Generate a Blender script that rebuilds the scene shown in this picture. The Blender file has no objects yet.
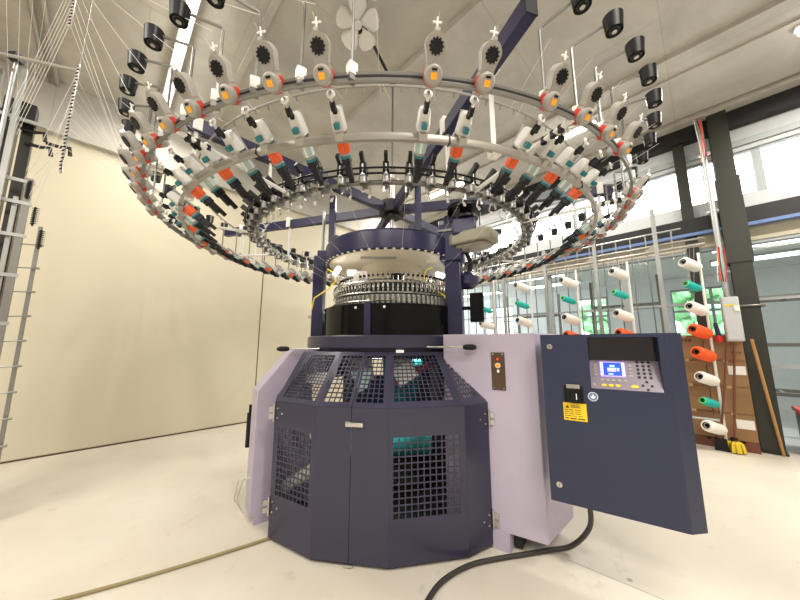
import bpy, bmesh, math, random
from mathutils import Matrix, Vector
random.seed(7)
PI = math.pi
scn = bpy.context.scene
COL = scn.collection
def rad(d): return math.radians(d)

# ------------------------------------------------------------------ materials
def mat(name, col, rough=.5, metal=0, emit=0, var=.06, scale=12, spec=.5, bump=0, coat=0, trans=0):
    m = bpy.data.materials.new(name); m.use_nodes = True
    nt = m.node_tree; b = nt.nodes['Principled BSDF']
    c = (*col, 1)
    b.inputs['Roughness'].default_value = rough
    b.inputs['Metallic'].default_value = metal
    b.inputs['Specular IOR Level'].default_value = spec
    b.inputs['Coat Weight'].default_value = coat
    b.inputs['Transmission Weight'].default_value = trans
    tc = nt.nodes.new('ShaderNodeTexCoord')
    nz = nt.nodes.new('ShaderNodeTexNoise'); nz.inputs['Scale'].default_value = scale
    nz.inputs['Detail'].default_value = 4
    nt.links.new(tc.outputs['Object'], nz.inputs['Vector'])
    mx = nt.nodes.new('ShaderNodeMixRGB')
    mx.inputs[1].default_value = tuple(max(0, v*(1-var)) for v in col) + (1,)
    mx.inputs[2].default_value = tuple(min(1, v*(1+var)) for v in col) + (1,)
    nt.links.new(nz.outputs['Fac'], mx.inputs[0])
    nt.links.new(mx.outputs[0], b.inputs['Base Color'])
    if emit:
        b.inputs['Emission Color'].default_value = c
        b.inputs['Emission Strength'].default_value = emit
    if bump:
        bp = nt.nodes.new('ShaderNodeBump'); bp.inputs['Strength'].default_value = bump
        nt.links.new(nz.outputs['Fac'], bp.inputs['Height']); nt.links.new(bp.outputs[0], b.inputs['Normal'])
    return m
M = {}
M['navy'] = mat('navy_paint', (.032,.030,.060), .32, spec=.5)
M['blue'] = mat('dark_blue_paint', (.020,.026,.060), .38)
M['purple'] = mat('purple_paint', (.019,.018,.064), .32)
M['lav'] = mat('lavender_paint', (.45,.40,.51), .45)
M['black'] = mat('black_plastic', (.004,.004,.005), .4, spec=.3)
M['gloss'] = mat('black_gloss', (.004,.004,.005), .10, spec=.2)
M['rub'] = mat('rubber_black', (.02,.02,.022), .6)
M['steel'] = mat('brushed_steel', (.60,.59,.57), .28, 1)
M['alu'] = mat('aluminium', (.42,.43,.42), .42, .75)
M['zinc'] = mat('grey_tube', (.24,.235,.22), .38, .6)
M['rail'] = mat('satin_rail', (.38,.36,.32), .4, .35)
M['white'] = mat('white_plastic', (.78,.77,.73), .4)
M['bone'] = mat('bone_plastic', (.52,.49,.43), .42)
M['sfbody'] = mat('warm_grey_plastic', (.36,.34,.30), .4)
M['bronze2'] = mat('dark_bronze', (.11,.07,.045), .35, .5)
M['cover'] = mat('beige_cover', (.30,.28,.21), .45)
M['housing'] = mat('off_white_housing', (.62,.61,.58), .35)
M['recess'] = mat('dark_glossy_recess', (.006,.005,.014), .10, spec=.8)
M['greyp'] = mat('grey_plastic', (.34,.32,.29), .45)
M['teal'] = mat('teal_plastic', (.010,.16,.19), .4)
M['paleteal'] = mat('pale_teal_yarn', (.40,.55,.53), .6)
M['orange'] = mat('orange_yarn', (.72,.12,.02), .6)
M['olabel'] = mat('orange_label', (.95,.42,.02), .5)
M['red'] = mat('red_tape', (.55,.035,.02), .4)
M['redorange'] = mat('red_orange_tape', (.80,.10,.03), .4)
M['cream'] = mat('cream_metal', (.74,.68,.56), .4)
M['brass'] = mat('bronze_plate', (.22,.14,.08), .35, .6)
M['yellow'] = mat('yellow_label', (.88,.60,.02), .5, var=.02)
M['ink'] = mat('dark_ink', (.10,.06,.01), .6)
M['lightink'] = mat('white_ink', (.85,.88,.9), .5)
M['keypad'] = mat('keypad_grey', (.21,.17,.22), .35)
M['lcd'] = mat('lcd_blue', (.01,.05,.85), .2, emit=1.1, var=0)
M['lcdl'] = mat('lcd_light', (.35,.55,1.0), .2, emit=1.0, var=0)
M['lcdp'] = mat('lcd_purple', (.35,.25,.85), .2, emit=.9, var=0)
M['cloth'] = mat('white_fabric', (.75,.74,.70), .8, var=.15, scale=40, bump=.2)
M['tealcloth'] = mat('teal_fabric', (.02,.33,.33), .75, var=.2, scale=40, bump=.2)
M['redcloth'] = mat('red_fabric', (.35,.05,.05), .75, var=.2, scale=40)
M['conewhite'] = mat('white_yarn', (.80,.76,.72), .8, var=.05, scale=60, bump=.15)
M['conepink'] = mat('pinkish_white_yarn', (.80,.68,.62), .8, var=.05, scale=60, bump=.15)
M['coneteal'] = mat('turquoise_yarn', (.01,.42,.38), .7, var=.08, scale=60, bump=.15)
M['conegreen'] = mat('green_tip', (.08,.60,.12), .5)
M['coneorange'] = mat('bright_orange_yarn', (.85,.10,.015), .7, var=.08, scale=60, bump=.15)
M['thread'] = mat('thin_yarn', (.85,.82,.76), .7)
M['darksteel'] = mat('dark_painted_steel', (.020,.020,.014), .42, var=.25, scale=6)
M['blacksteel'] = mat('black_painted_steel', (.005,.005,.006), .5)
M['frame'] = mat('grey_window_frame', (.33,.36,.37), .5)
M['palegrey'] = mat('pale_grey_paint', (.50,.52,.53), .55)
M['bluerail'] = mat('blue_grey_rail', (.12,.19,.38), .5)
M['beige'] = mat('beige_panel', (.42,.38,.29), .6)
M['box'] = mat('cardboard', (.29,.16,.075), .8, var=.12, scale=5)
M['boxd'] = mat('cardboard_seam', (.12,.06,.03), .8)
M['tape'] = mat('packing_tape', (.50,.36,.20), .4)
M['paper'] = mat('white_paper', (.8,.78,.74), .7)
M['wood'] = mat('pale_wood', (.45,.24,.08), .6, var=.2, scale=3)
M['woodred'] = mat('red_brown_wood', (.16,.05,.025), .5)
M['yellowmop'] = mat('yellow_mop', (.75,.55,.04), .8)
M['cable'] = mat('dark_cable', (.035,.032,.028), .5)
M['cable2'] = mat('khaki_cable', (.26,.21,.10), .5)
M['annexwall'] = mat('annex_wall', (.72,.76,.76), .7)
M['annexceil'] = mat('annex_ceiling', (.78,.80,.80), .7)
M['annexfloor'] = mat('annex_floor', (.6,.6,.57), .4)
M['lamp'] = mat('lamp_tube', (1,.96,.88), .5, emit=9, var=0)
M['panel'] = mat('lamp_panel', (.9,.97,1), .5, emit=4, var=0)
M['worklamp'] = mat('work_lamp', (1,.95,.85), .5, emit=5, var=0)
M['leaf'] = mat('foliage', (.22,.42,.22), .7, var=.6, scale=5)
M['bark'] = mat('bark', (.12,.08,.05), .8)
M['grass'] = mat('grass', (.12,.25,.07), .9, var=.4, scale=3)
M['yellowtube'] = mat('yellow_hose', (.80,.66,.04), .4)

def floor_mat():
    m = bpy.data.materials.new('epoxy_floor'); m.use_nodes = True
    nt = m.node_tree; b = nt.nodes['Principled BSDF']; N = nt.nodes.new; L = nt.links.new
    tc = N('ShaderNodeTexCoord')
    n1 = N('ShaderNodeTexNoise'); n1.inputs['Scale'].default_value = .9; n1.inputs['Detail'].default_value = 6
    n2 = N('ShaderNodeTexNoise'); n2.inputs['Scale'].default_value = 5; n2.inputs['Detail'].default_value = 8; n2.inputs['Roughness'].default_value = .7
    L(tc.outputs['Object'], n1.inputs[0]); L(tc.outputs['Object'], n2.inputs[0])
    r1 = N('ShaderNodeValToRGB'); r1.color_ramp.elements[0].position = .35; r1.color_ramp.elements[1].position = .65
    r1.color_ramp.elements[0].color = (.60,.545,.46,1); r1.color_ramp.elements[1].color = (.70,.655,.575,1)
    L(n1.outputs['Fac'], r1.inputs[0])
    r2 = N('ShaderNodeValToRGB'); r2.color_ramp.elements[0].position = .27; r2.color_ramp.elements[1].position = .42
    r2.color_ramp.elements[0].color = (.80,.78,.76,1); r2.color_ramp.elements[1].color = (1,1,1,1)
    L(n2.outputs['Fac'], r2.inputs[0])
    mx = N('ShaderNodeMixRGB'); mx.blend_type = 'MULTIPLY'; mx.inputs[0].default_value = 1
    L(r1.outputs[0], mx.inputs[1]); L(r2.outputs[0], mx.inputs[2])
    # scuffs
    mp = N('ShaderNodeMapping'); mp.inputs['Scale'].default_value = (2.2, 9, 1); mp.inputs['Rotation'].default_value = (0,0,.5)
    L(tc.outputs['Object'], mp.inputs[0])
    v = N('ShaderNodeTexVoronoi'); v.inputs['Scale'].default_value = 1.6
    L(mp.outputs[0], v.inputs['Vector'])
    r3 = N('ShaderNodeValToRGB'); r3.color_ramp.elements[0].position = .012; r3.color_ramp.elements[1].position = .035
    r3.color_ramp.elements[0].color = (.45,.40,.33,1); r3.color_ramp.elements[1].color = (1,1,1,1)
    L(v.outputs['Distance'], r3.inputs[0])
    mx2 = N('ShaderNodeMixRGB'); mx2.blend_type = 'MULTIPLY'; mx2.inputs[0].default_value = .8
    L(mx.outputs[0], mx2.inputs[1]); L(r3.outputs[0], mx2.inputs[2])
    L(mx2.outputs[0], b.inputs['Base Color'])
    rr = N('ShaderNodeMapRange'); rr.inputs['To Min'].default_value = .28; rr.inputs['To Max'].default_value = .5
    L(n2.outputs['Fac'], rr.inputs['Value']); L(rr.outputs[0], b.inputs['Roughness'])
    b.inputs['Specular IOR Level'].default_value = .4
    return m
def concrete_mat():
    m = bpy.data.materials.new('ceiling_concrete'); m.use_nodes = True
    nt = m.node_tree; b = nt.nodes['Principled BSDF']; N = nt.nodes.new; L = nt.links.new
    tc = N('ShaderNodeTexCoord')
    n1 = N('ShaderNodeTexNoise'); n1.inputs['Scale'].default_value = 1.3; n1.inputs['Detail'].default_value = 8; n1.inputs['Roughness'].default_value = .65
    n1.inputs['Distortion'].default_value = .6
    L(tc.outputs['Object'], n1.inputs[0])
    r1 = N('ShaderNodeValToRGB'); r1.color_ramp.elements[0].position = .3; r1.color_ramp.elements[1].position = .7
    r1.color_ramp.elements[0].color = (.40,.38,.34,1); r1.color_ramp.elements[1].color = (.58,.555,.50,1)
    L(n1.outputs['Fac'], r1.inputs[0])
    br = N('ShaderNodeTexBrick'); br.inputs['Scale'].default_value = 1; br.inputs['Mortar Size'].default_value = .006
    br.inputs['Brick Width'].default_value = 1.4; br.inputs['Row Height'].default_value = 1.1
    br.inputs['Color1'].default_value = (1,1,1,1); br.inputs['Color2'].default_value = (.96,.96,.96,1); br.inputs['Mortar'].default_value = (.86,.85,.84,1)
    L(tc.outputs['Object'], br.inputs[0])
    mx = N('ShaderNodeMixRGB'); mx.blend_type = 'MULTIPLY'; mx.inputs[0].default_value = 1
    L(r1.outputs[0], mx.inputs[1]); L(br.outputs[0], mx.inputs[2]); L(mx.outputs[0], b.inputs['Base Color'])
    b.inputs['Roughness'].default_value = .85
    return m
def glass_mat():
    m = bpy.data.materials.new('window_glass'); m.use_nodes = True
    nt = m.node_tree; nt.nodes.clear(); N = nt.nodes.new; L = nt.links.new
    o = N('ShaderNodeOutputMaterial'); t = N('ShaderNodeBsdfTransparent'); g = N('ShaderNodeBsdfGlossy')
    t.inputs[0].default_value = (.93,.96,.96,1); g.inputs['Roughness'].default_value = .03
    f = N('ShaderNodeFresnel'); f.inputs[0].default_value = 1.35
    mx = N('ShaderNodeMixShader'); L(f.outputs[0], mx.inputs[0]); L(t.outputs[0], mx.inputs[1]); L(g.outputs[0], mx.inputs[2]); L(mx.outputs[0], o.inputs[0])
    return m
M['rearwall'] = mat('rear_wall_paint', (.34,.32,.29), .8)
M['floor'] = floor_mat(); M['ceil'] = concrete_mat(); M['glass'] = glass_mat()
M['wall'] = mat('cream_wall_paint', (.66,.60,.46), .6, var=.035, scale=.8)

# ------------------------------------------------------------------ geometry collector
class G:
    def __init__(s, xf=None):
        s.bm = bmesh.new(); s.mats = []; s.cur = 0; s.xf = xf or Matrix.Identity(4)
    def m(s, name):
        k = M[name]
        if k not in s.mats: s.mats.append(k)
        s.cur = s.mats.index(k); return s
    def _add(s, verts, faces, smooth=False, xf=None):
        x = s.xf @ xf if xf else s.xf
        vs = [s.bm.verts.new(x @ Vector(v)) for v in verts]
        out = []
        for f in faces:
            try:
                fc = s.bm.faces.new([vs[i] for i in f]); fc.material_index = s.cur; fc.smooth = smooth; out.append(fc)
            except ValueError: pass
        return vs, out
    def box(s, c, d, rot=None, bev=0, taper=1.0):
        x, y, z = [v/2 for v in d]
        V = [(-x,-y,-z),(x,-y,-z),(x,y,-z),(-x,y,-z),(-x*taper,-y*taper,z),(x*taper,-y*taper,z),(x*taper,y*taper,z),(-x*taper,y*taper,z)]
        F = [(0,3,2,1),(4,5,6,7),(0,1,5,4),(1,2,6,5),(2,3,7,6),(3,0,4,7)]
        xf = Matrix.Translation(c)
        if rot is not None: xf = xf @ (rot if isinstance(rot, Matrix) else Matrix.Rotation(rot, 4, 'Z'))
        vs, fs = s._add(V, F, xf=xf)
        if bev:
            es = list({e for f in fs for e in f.edges})
            r = bmesh.ops.bevel(s.bm, geom=es, offset=bev, segments=2, profile=.5, affect='EDGES')
            for f in r['faces']: f.material_index = s.cur; f.smooth = True
        return s
    def cyl(s, p0, p1, r0, r1=None, n=12, caps=True, smooth=True):
        r1 = r0 if r1 is None else r1
        p0 = Vector(p0); p1 = Vector(p1); d = (p1-p0)
        q = d.to_track_quat('Z', 'Y').to_matrix().to_4x4(); xf = Matrix.Translation(p0) @ q; h = d.length
        V = []; F = []
        for i in range(n):
            a = 2*PI*i/n; V.append((r0*math.cos(a), r0*math.sin(a), 0))
        for i in range(n):
            a = 2*PI*i/n; V.append((r1*math.cos(a), r1*math.sin(a), h))
        for i in range(n): F.append((i, (i+1)%n, n+(i+1)%n, n+i))
        s._add(V, F, smooth, xf)
        if caps:
            s._add(V[:n], [tuple(range(n))[::-1]], False, xf); s._add(V[n:], [tuple(range(n))], False, xf)
        return s
    def tube(s, pts, r, n=8, closed=False, caps=True):
        P = [Vector(p) for p in pts]; k = len(P); V = []; F = []
        nrm = None
        for i in range(k):
            if closed: t = (P[(i+1)%k]-P[i-1]).normalized()
            else: t = (P[min(i+1,k-1)]-P[max(i-1,0)]).normalized()
            if nrm is None:
                nrm = t.cross(Vector((0,0,1)));
                if nrm.length < .05: nrm = t.cross(Vector((1,0,0)))
                nrm.normalize()
            nrm = (nrm - t*nrm.dot(t)).normalized(); b = t.cross(nrm)
            for j in range(n):
                a = 2*PI*j/n; V.append(P[i]+r*(math.cos(a)*nrm+math.sin(a)*b))
        for i in range(k if closed else k-1):
            for j in range(n):
                F.append((i*n+j, i*n+(j+1)%n, ((i+1)%k)*n+(j+1)%n, ((i+1)%k)*n+j))
        if caps and not closed:
            F.append(tuple(range(n))[::-1]); F.append(tuple((k-1)*n+j for j in range(n)))
        s._add(V, F, True); return s
    def ring(s, R, z, r, n=96, m=8, c=(0,0)):
        return s.tube([(c[0]+R*math.cos(2*PI*i/n), c[1]+R*math.sin(2*PI*i/n), z) for i in range(n)], r, m, True)
    def lathe(s, prof, n=24, a0=0, a1=2*PI, xf=None, smooth=True, close=False):
        full = abs(a1-a0-2*PI) < 1e-6; k = len(prof); cnt = n if full else n+1; V = []; F = []
        for i in range(cnt):
            a = a0+(a1-a0)*i/n
            for r, z in prof: V.append((r*math.cos(a), r*math.sin(a), z))
        for i in range(n):
            i2 = (i+1) % cnt
            for j in range(k if close else k-1):
                F.append((i*k+j, i2*k+j, i2*k+(j+1)%k, i*k+(j+1)%k))
        if close and not full:
            F.append(tuple(range(k))); F.append(tuple(n*k+j for j in range(k))[::-1])
        s._add(V, F, smooth, xf); return s
    def prism(s, pts, z0, z1, xf=None, smooth=False):
        k = len(pts); V = [(x,y,z0) for x,y in pts]+[(x,y,z1) for x,y in pts]
        F = [tuple(range(k))[::-1], tuple(range(k,2*k))]
        vs, fs = s._add(V, F, False, xf)
        F = [(i,(i+1)%k,k+(i+1)%k,k+i) for i in range(k)]
        for f in F:
            fc = s.bm.faces.new([vs[i] for i in f]); fc.material_index = s.cur; fc.smooth = smooth
        return s
    def quad(s, *p): s._add(p, [tuple(range(len(p)))]); return s
    def plate(s, p, t):                       # planar polygon p extruded by vector t
        k = len(p); t = Vector(t); V = [Vector(q) for q in p]+[Vector(q)+t for q in p]
        s._add(V, [tuple(range(k)), tuple(range(k,2*k))[::-1]]+[((i+1)%k,i,k+i,k+(i+1)%k) for i in range(k)]); return s
    def blob(s, c, r, n=2, jit=.0, sc=(1,1,1)):
        ret = bmesh.ops.create_icosphere(s.bm, subdivisions=n, radius=r)
        for v in ret['verts']:
            v.co = s.xf @ (Vector((v.co.x*sc[0], v.co.y*sc[1], v.co.z*sc[2]))*(1+random.uniform(-jit, jit)) + Vector(c))
            for f in v.link_faces: f.material_index = s.cur; f.smooth = jit < .02
        return s
    def build(s, name, parent=None, thick=0, matrix=None, recenter=False):
        me = bpy.data.meshes.new(name)
        bmesh.ops.recalc_face_normals(s.bm, faces=s.bm.faces)
        s.bm.to_mesh(me); s.bm.free()
        for m_ in s.mats: me.materials.append(m_)
        fl = [p.use_smooth for p in me.polygons]
        if any(fl):
            me.set_sharp_from_angle(angle=rad(38))
            me.polygons.foreach_set('use_smooth', fl)
        o = bpy.data.objects.new(name, me); COL.objects.link(o)
        if matrix is not None: o.matrix_local = matrix
        if parent is not None: o.parent = parent
        if recenter:
            xs = [v.co.x for v in me.vertices]; ys = [v.co.y for v in me.vertices]; zs = [v.co.z for v in me.vertices]
            c = Vector(((min(xs)+max(xs))/2, (min(ys)+max(ys))/2, min(zs)))
            for v in me.vertices: v.co -= c
            o.location = c
        if thick:
            md = o.modifiers.new('Solidify', 'SOLIDIFY'); md.thickness = thick; md.offset = 0
        return o
def tag(o, label=None, cat=None, group=None, kind=None):
    if label: o['label'] = label
    if cat: o['category'] = cat
    if group: o['group'] = group
    if kind: o['kind'] = kind
    return o
def empty(name, loc=(0,0,0), rz=0):
    o = bpy.data.objects.new(name, None); COL.objects.link(o); o.location = loc; o.rotation_euler = (0,0,rz)
    o.empty_display_size = .1; return o
def struct(o): o['kind'] = 'structure'; return o
def lab(o, l): o['label'] = l; return o
def copy_tree(o, parent=None):
    c = o.copy(); COL.objects.link(c)
    if parent is not None: c.parent = parent
    for ch in list(o.children): copy_tree(ch, c)
    return c

# room frame: a = distance towards the cream wall, b = distance towards the window wall
ROT = rad(44.5)
RM = Matrix.Rotation(ROT, 4, 'Z')            # local x -> b, local y -> a
def W(a, b, z=0): return RM @ Vector((b, a, z))
def rg(): return G(RM)
CEIL = 4.3; AW = 5.18; BW = 5.65

# ------------------------------------------------------------------ room shell
def slab(name, a0, a1, b0, b1, z0, z1, m):
    g = G(); g.m(m); g.box(((b0+b1)/2, (a0+a1)/2, (z0+z1)/2), (b1-b0, a1-a0, z1-z0))
    o = g.build(name); o.rotation_euler = (0,0,ROT); return struct(o)
slab('floor', -3.6, AW+.15, -5, BW+.15, -.12, 0, 'floor')
slab('ceiling', -3.6, AW+.15, -5, BW+.15, CEIL, CEIL+.2, 'ceil')
slab('wall_back', AW, AW+.15, -5, BW+.15, 0, 3.66, 'wall')
slab('wall_front', -3.72, -3.6, -5, BW+.15, 0, CEIL, 'rearwall')
slab('wall_left', -3.6, AW, -5.12, -5, 0, CEIL, 'rearwall')
slab('trim_1', AW-.08, AW+.15, -5, BW+.15, 3.66, CEIL, 'ceil')                # concrete downstand over the cream wall
slab('baseboard_back', AW-.006, AW, -5, BW, 0, .018, 'boxd')
slab('trim_2', AW-.004, AW, 1.825, 1.837, 0, 3.66, 'boxd')                   # seam between wall boards
# ceiling beams and ridges, all running along a
slab('trim_3', -3.6, AW, 2.09, 2.36, CEIL-.07, CEIL, 'ceil')
slab('trim_4', -3.6, AW, 4.05, 5.30, CEIL-.05, CEIL, 'ceil')
slab('trim_5', -3.6, AW, 4.36, 4.42, CEIL-.075, CEIL-.05, 'ceil')
slab('trim_6', -3.6, AW, 5.38, BW, CEIL-.08, CEIL, 'ceil')
slab('trim_7', -3.6, AW, .78, .84, CEIL-.03, CEIL, 'ceil')
# window wall profile
slab('trim_8', -3.6, AW, BW-.12, BW+.12, 4.02, CEIL-.08, 'blacksteel')        # black beam
slab('wall_right', -3.6, AW, BW+.02, BW+.12, 3.70, 4.02, 'palegrey')
slab('trim_9', -3.6, AW, BW-.01, BW+.12, 3.76, 3.84, 'frame')
slab('trim_10', -3.6, AW, BW+.0, BW+.12, 2.90, 3.10, 'palegrey')
slab('trim_11', -3.6, AW, BW-.10, BW+.12, 2.70, 2.90, 'blacksteel')
slab('trim_12', -3.6, AW, BW-.13, BW-.04, 2.655, 2.695, 'bluerail')
slab('trim_13', -3.6, AW, BW-.04, BW+.12, 2.48, 2.69, 'beige')
slab('trim_14', -3.6, AW, BW-.03, BW+.08, 2.44, 2.48, 'frame')
# upper windows
n = 0
a = -3.6
while a < AW-.1:
    n += 1
    a1 = min(a+1.46, AW)
    w = empty('window_%d' % n, W((a+a1)/2, BW+.07, 3.10), ROT); struct(w)
    h = .60; L = (a1-a)
    g = G().m('frame')
    for y in (-L/2+.02, L/2-.02): g.box((0, y, h/2), (.05, .04, h))
    for z in (.012, h-.012): g.box((0, 0, z), (.05, L, .024))
    g.build('window_frame', w)
    g = G().m('frame')
    for k in (1, 2): g.box((0, -L/2+L*k/3, h/2), (.02, .012, h))
    g.box((0, 0, h*.62), (.015, L, .008))
    g.build('glazing_bar', w)
    g = G().m('glass').quad((0,-L/2,0),(0,L/2,0),(0,L/2,h),(0,-L/2,h)); g.build('pane', w)
    a = a1
# glazed partition below
a = -3.6; k = 0
while a < AW-.05:
    a1 = min(a+1.1, AW); n += 1; L = a1-a
    w = empty('window_%d' % n, W((a+a1)/2, BW+.03, 0), ROT); struct(w)
    g = G().m('frame')
    g.box((0, -L/2+.022, 1.22), (.06, .044, 2.44)); g.box((0, L/2-.015, 1.22), (.06, .03, 2.44))
    for z in (.04, .95, 1.75): g.box((0, 0, z), (.05, L, .045 if z != 1.75 else .03))
    g.build('window_frame', w)
    g = G().m('glass').quad((0,-L/2,0),(0,L/2,0),(0,L/2,2.44),(0,-L/2,2.44)); g.build('pane', w)
    a = a1
# annex beyond the partition
slab('floor_annex', -4, 8, BW+.15, 9.4, -.12, 0, 'annexfloor')
slab('ceiling_annex', -4, 8, BW+.12, 9.4, 2.72, 2.85, 'annexceil')
slab('wall_annex_low', -4, 8, 9.3, 9.42, 0, 1.15, 'annexwall')
slab('wall_annex_high', -4, 8, 9.3, 9.42, 2.45, 2.72, 'annexwall')
for i, (p, q) in enumerate([(-4, -.80), (.50, 1.75), (2.45, 4.3), (5.3, 8)]):
    slab('wall_annex_pier_%d' % (i+1), p, q, 9.3, 9.42, 1.15, 2.45, 'annexwall')
slab('wall_annex_left', 7.9, 8, BW, 9.4, 0, 2.72, 'annexwall')
slab('wall_annex_right', -4, -3.9, BW, 9.4, 0, 2.72, 'annexwall')
for p, q in [(-.80, .50), (1.75, 2.45), (4.3, 5.3)]:
    n += 1; w = empty('window_%d' % n, W((p+q)/2, 9.34, 1.15), ROT); struct(w); L = q-p
    g = G().m('frame')
    kk = int(L/.6)
    for i in range(kk+1): g.box((0, -L/2+L*i/kk, .65), (.06, .05, 1.3))
    for z in (.02, .8, 1.28): g.box((0,0,z), (.06, L, .045))
    g.build('window_frame', w)
    G().m('glass').quad((0.01,-L/2,0),(0.01,L/2,0),(0.01,L/2,1.3),(0.01,-L/2,1.3)).build('pane', w)
slab('ground', -12, 16, 9.42, 22, -.3, -.1, 'grass')
k = 0
for i in range(4):
    aa = -3.4 + i*1.9 + random.uniform(-.3,.3); bb = 12.2+random.uniform(-.5,.8)
    t = empty('shrub', W(aa, bb, -.1)); hh = random.uniform(2.3, 3.2)
    g = G().m('leaf')
    for j in range(60):
        g.blob((random.uniform(-.5,.5), random.uniform(-.5,.5), random.uniform(.5, hh)), random.uniform(.15,.30), 2, .25)
    g.build('foliage', t); G().m('bark').cyl((0,0,0),(0,0,1.2),.08,.05,8).build('stem', t)
    tag(t, 'green leafy bush outside the far annex windows', 'bush', 'bushes outside the annex windows')
pn = []
for i, (aa, bb) in enumerate([(-.8, 6.75), (-.8, 7.9), (2.6, 6.75), (2.6, 7.9), (4.6, 7.9)]):
    t = empty('ceiling_light', W(aa, bb, 2.68), ROT)
    G().m('palegrey').box((0,0,.02), (.36, 1.26, .04)).build('frame', t)
    G().m('panel').box((0,0,-.004), (.30, 1.20, .01)).build('diffuser', t)
    tag(t, 'flat rectangular ceiling light glowing in the room beyond the glass', 'ceiling light', 'ceiling lights beyond the glass partition')
# annex: tall steel racking
for i, (aa, bb, lb) in enumerate([(-.9, 7.3, 'tall thin steel rack seen through glass right of the dark column'),
                                  (1.0, 7.0, 'tall thin steel rack behind the cones, in front of the green windows'),
                                  (2.9, 7.4, 'tall thin steel rack beyond the glass, left of the cones')]):
    t = empty('steel_rack', W(aa, bb, 0), ROT)
    for x in (-.3, .3):
        for y in (-.5, .5): G().m('zinc').box((x, y, 1.2), (.04,.04,2.4)).build('upright', t)
    for z in (.5, 1.2, 1.9):
        g = G().m('zinc')
        for x in (-.3,.3): g.box((x,0,z), (.03,1.0,.05))
        for y in (-.4,-.2,0,.2,.4): g.box((0,y,z), (.6,.04,.02))
        g.build('shelf', t)
    tag(t, lb, 'rack')

# fluorescent tubes on the ceiling
def fluor(a0, a1, b, label):
    t = empty('fluorescent_light', W((a0+a1)/2, b, CEIL-.12), ROT); L = a1-a0
    G().m('white').box((0,0,.045), (.10, L, .05), bev=.01).build('housing', t)
    G().m('lamp').cyl((0,-L/2+.02,-.005),(0,L/2-.02,-.005), .032, n=14).build('lamp_tube', t)
    g = G().m('alu')
    for s_ in (-1,1): g.cyl((0,s_*L*.35,.07),(0,s_*L*.35,.12), .006)
    g.build('bracket', t)
    tag(t, label, 'ceiling light'); return t
fluor(2.55, 4.9, .26, 'long glowing tube light above the left side of the feeder ring')
fluor(.75, 1.55, 4.47, 'glowing tube light at the right, nearest the window wall')
fluor(2.75, 3.7, 4.47, 'glowing tube light seen low behind the hub, right of the machine post')
fluor(4.1, 5.0, 4.47, 'glowing tube light seen low behind the hub, farthest, left of centre')
for i, (p, q, b_) in enumerate([(-2.6,-.6,.26),(-2.6,-.6,-2.6),(1.0,3.0,-2.6),(-2.9,-.9,4.47)]):  # unseen tubes added to light the room
    fluor(p, q, b_, 'tube light added on the ceiling outside the view to light the room')['group'] = 'added tube lights outside the view'
# pipes along the ceiling at left
for i, b_ in enumerate((-.70, -.78)):
    t = G(RM).m('rail'); t.cyl((b_, -1, CEIL-.05), (b_, AW-.08, CEIL-.05), .022, n=10)
    for y in (0, 1.2, 2.4, 3.6, 4.8): t.box((b_, y, CEIL-.015), (.05,.03,.03))
    tag(t.build('ceiling_pipe'), ('right' if i == 0 else 'left')+' of two pale conduits running together on the ceiling at left', 'pipe', 'pale conduits')

# ------------------------------------------------------------------ columns
def column(x, y, w, d, name, label, rz):
    t = empty(name, (x, y, 0), rz); struct(t)
    g = G().m('darksteel')
    g.box((0,-d/2+.012,CEIL/2), (w,.024,CEIL)); g.box((0,d/2-.012,CEIL/2), (w,.024,CEIL)); g.box((0,0,CEIL/2), (w*.72,d-.04,CEIL-.002))
    g.box((0,0,.012), (w+.03,d+.03,.024))
    g.build('shaft', t); t['label'] = label; return t
col = column(4.22, 3.61, .18, .19, 'column', 'large dark green-black steel column standing at right', rad(44.5+90))
G().m('darksteel').box((0,.0,2.75),(.215,.215,1.1)).build('sleeve', col)
g = G().m('zinc'); g.tube([(.125*math.cos(t*PI/8)*1.05, .02+.14*math.sin(t*PI/8), 1.66) for t in range(-1,18)], .012, 8); g.build('hoop_clamp', col)
column(4.02, 3.97, .12, .14, 'column', 'thinner dark steel post behind the large column', rad(44.5+90))
g = G(); g.m('alu').tube([(4.02,3.64,.9),(4.02,3.64,4.2)], .03, 10)
for z in (1.3,2.1,2.9,3.7): g.box((4.04,3.66,z),(.09,.09,.03))
tag(g.build('conduit', recenter=True), 'pale vertical conduit tube running up beside the large dark column', 'pipe')
g = G()
for i, (m_, r, dx) in enumerate([('redorange',.008,0),('rub',.008,.02),('white',.007,-.02),('red',.007,.035)]):
    g.m(m_); 
    for zr_ in ((1.96,2.40),(3.55,4.15)):
        pts = [(3.93+dx+.03*math.sin(z*5+i), 3.58+.02*math.cos(z*4+i*2), z) for z in [zr_[0]+(zr_[1]-zr_[0])*j/8 for j in range(9)]]
        g.tube(pts, r*.7, 6)
g.m('rub')
tag(g.build('cable_bundle', recenter=True), 'loose red, black and white wires running up beside the dark column', 'cable')
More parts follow.
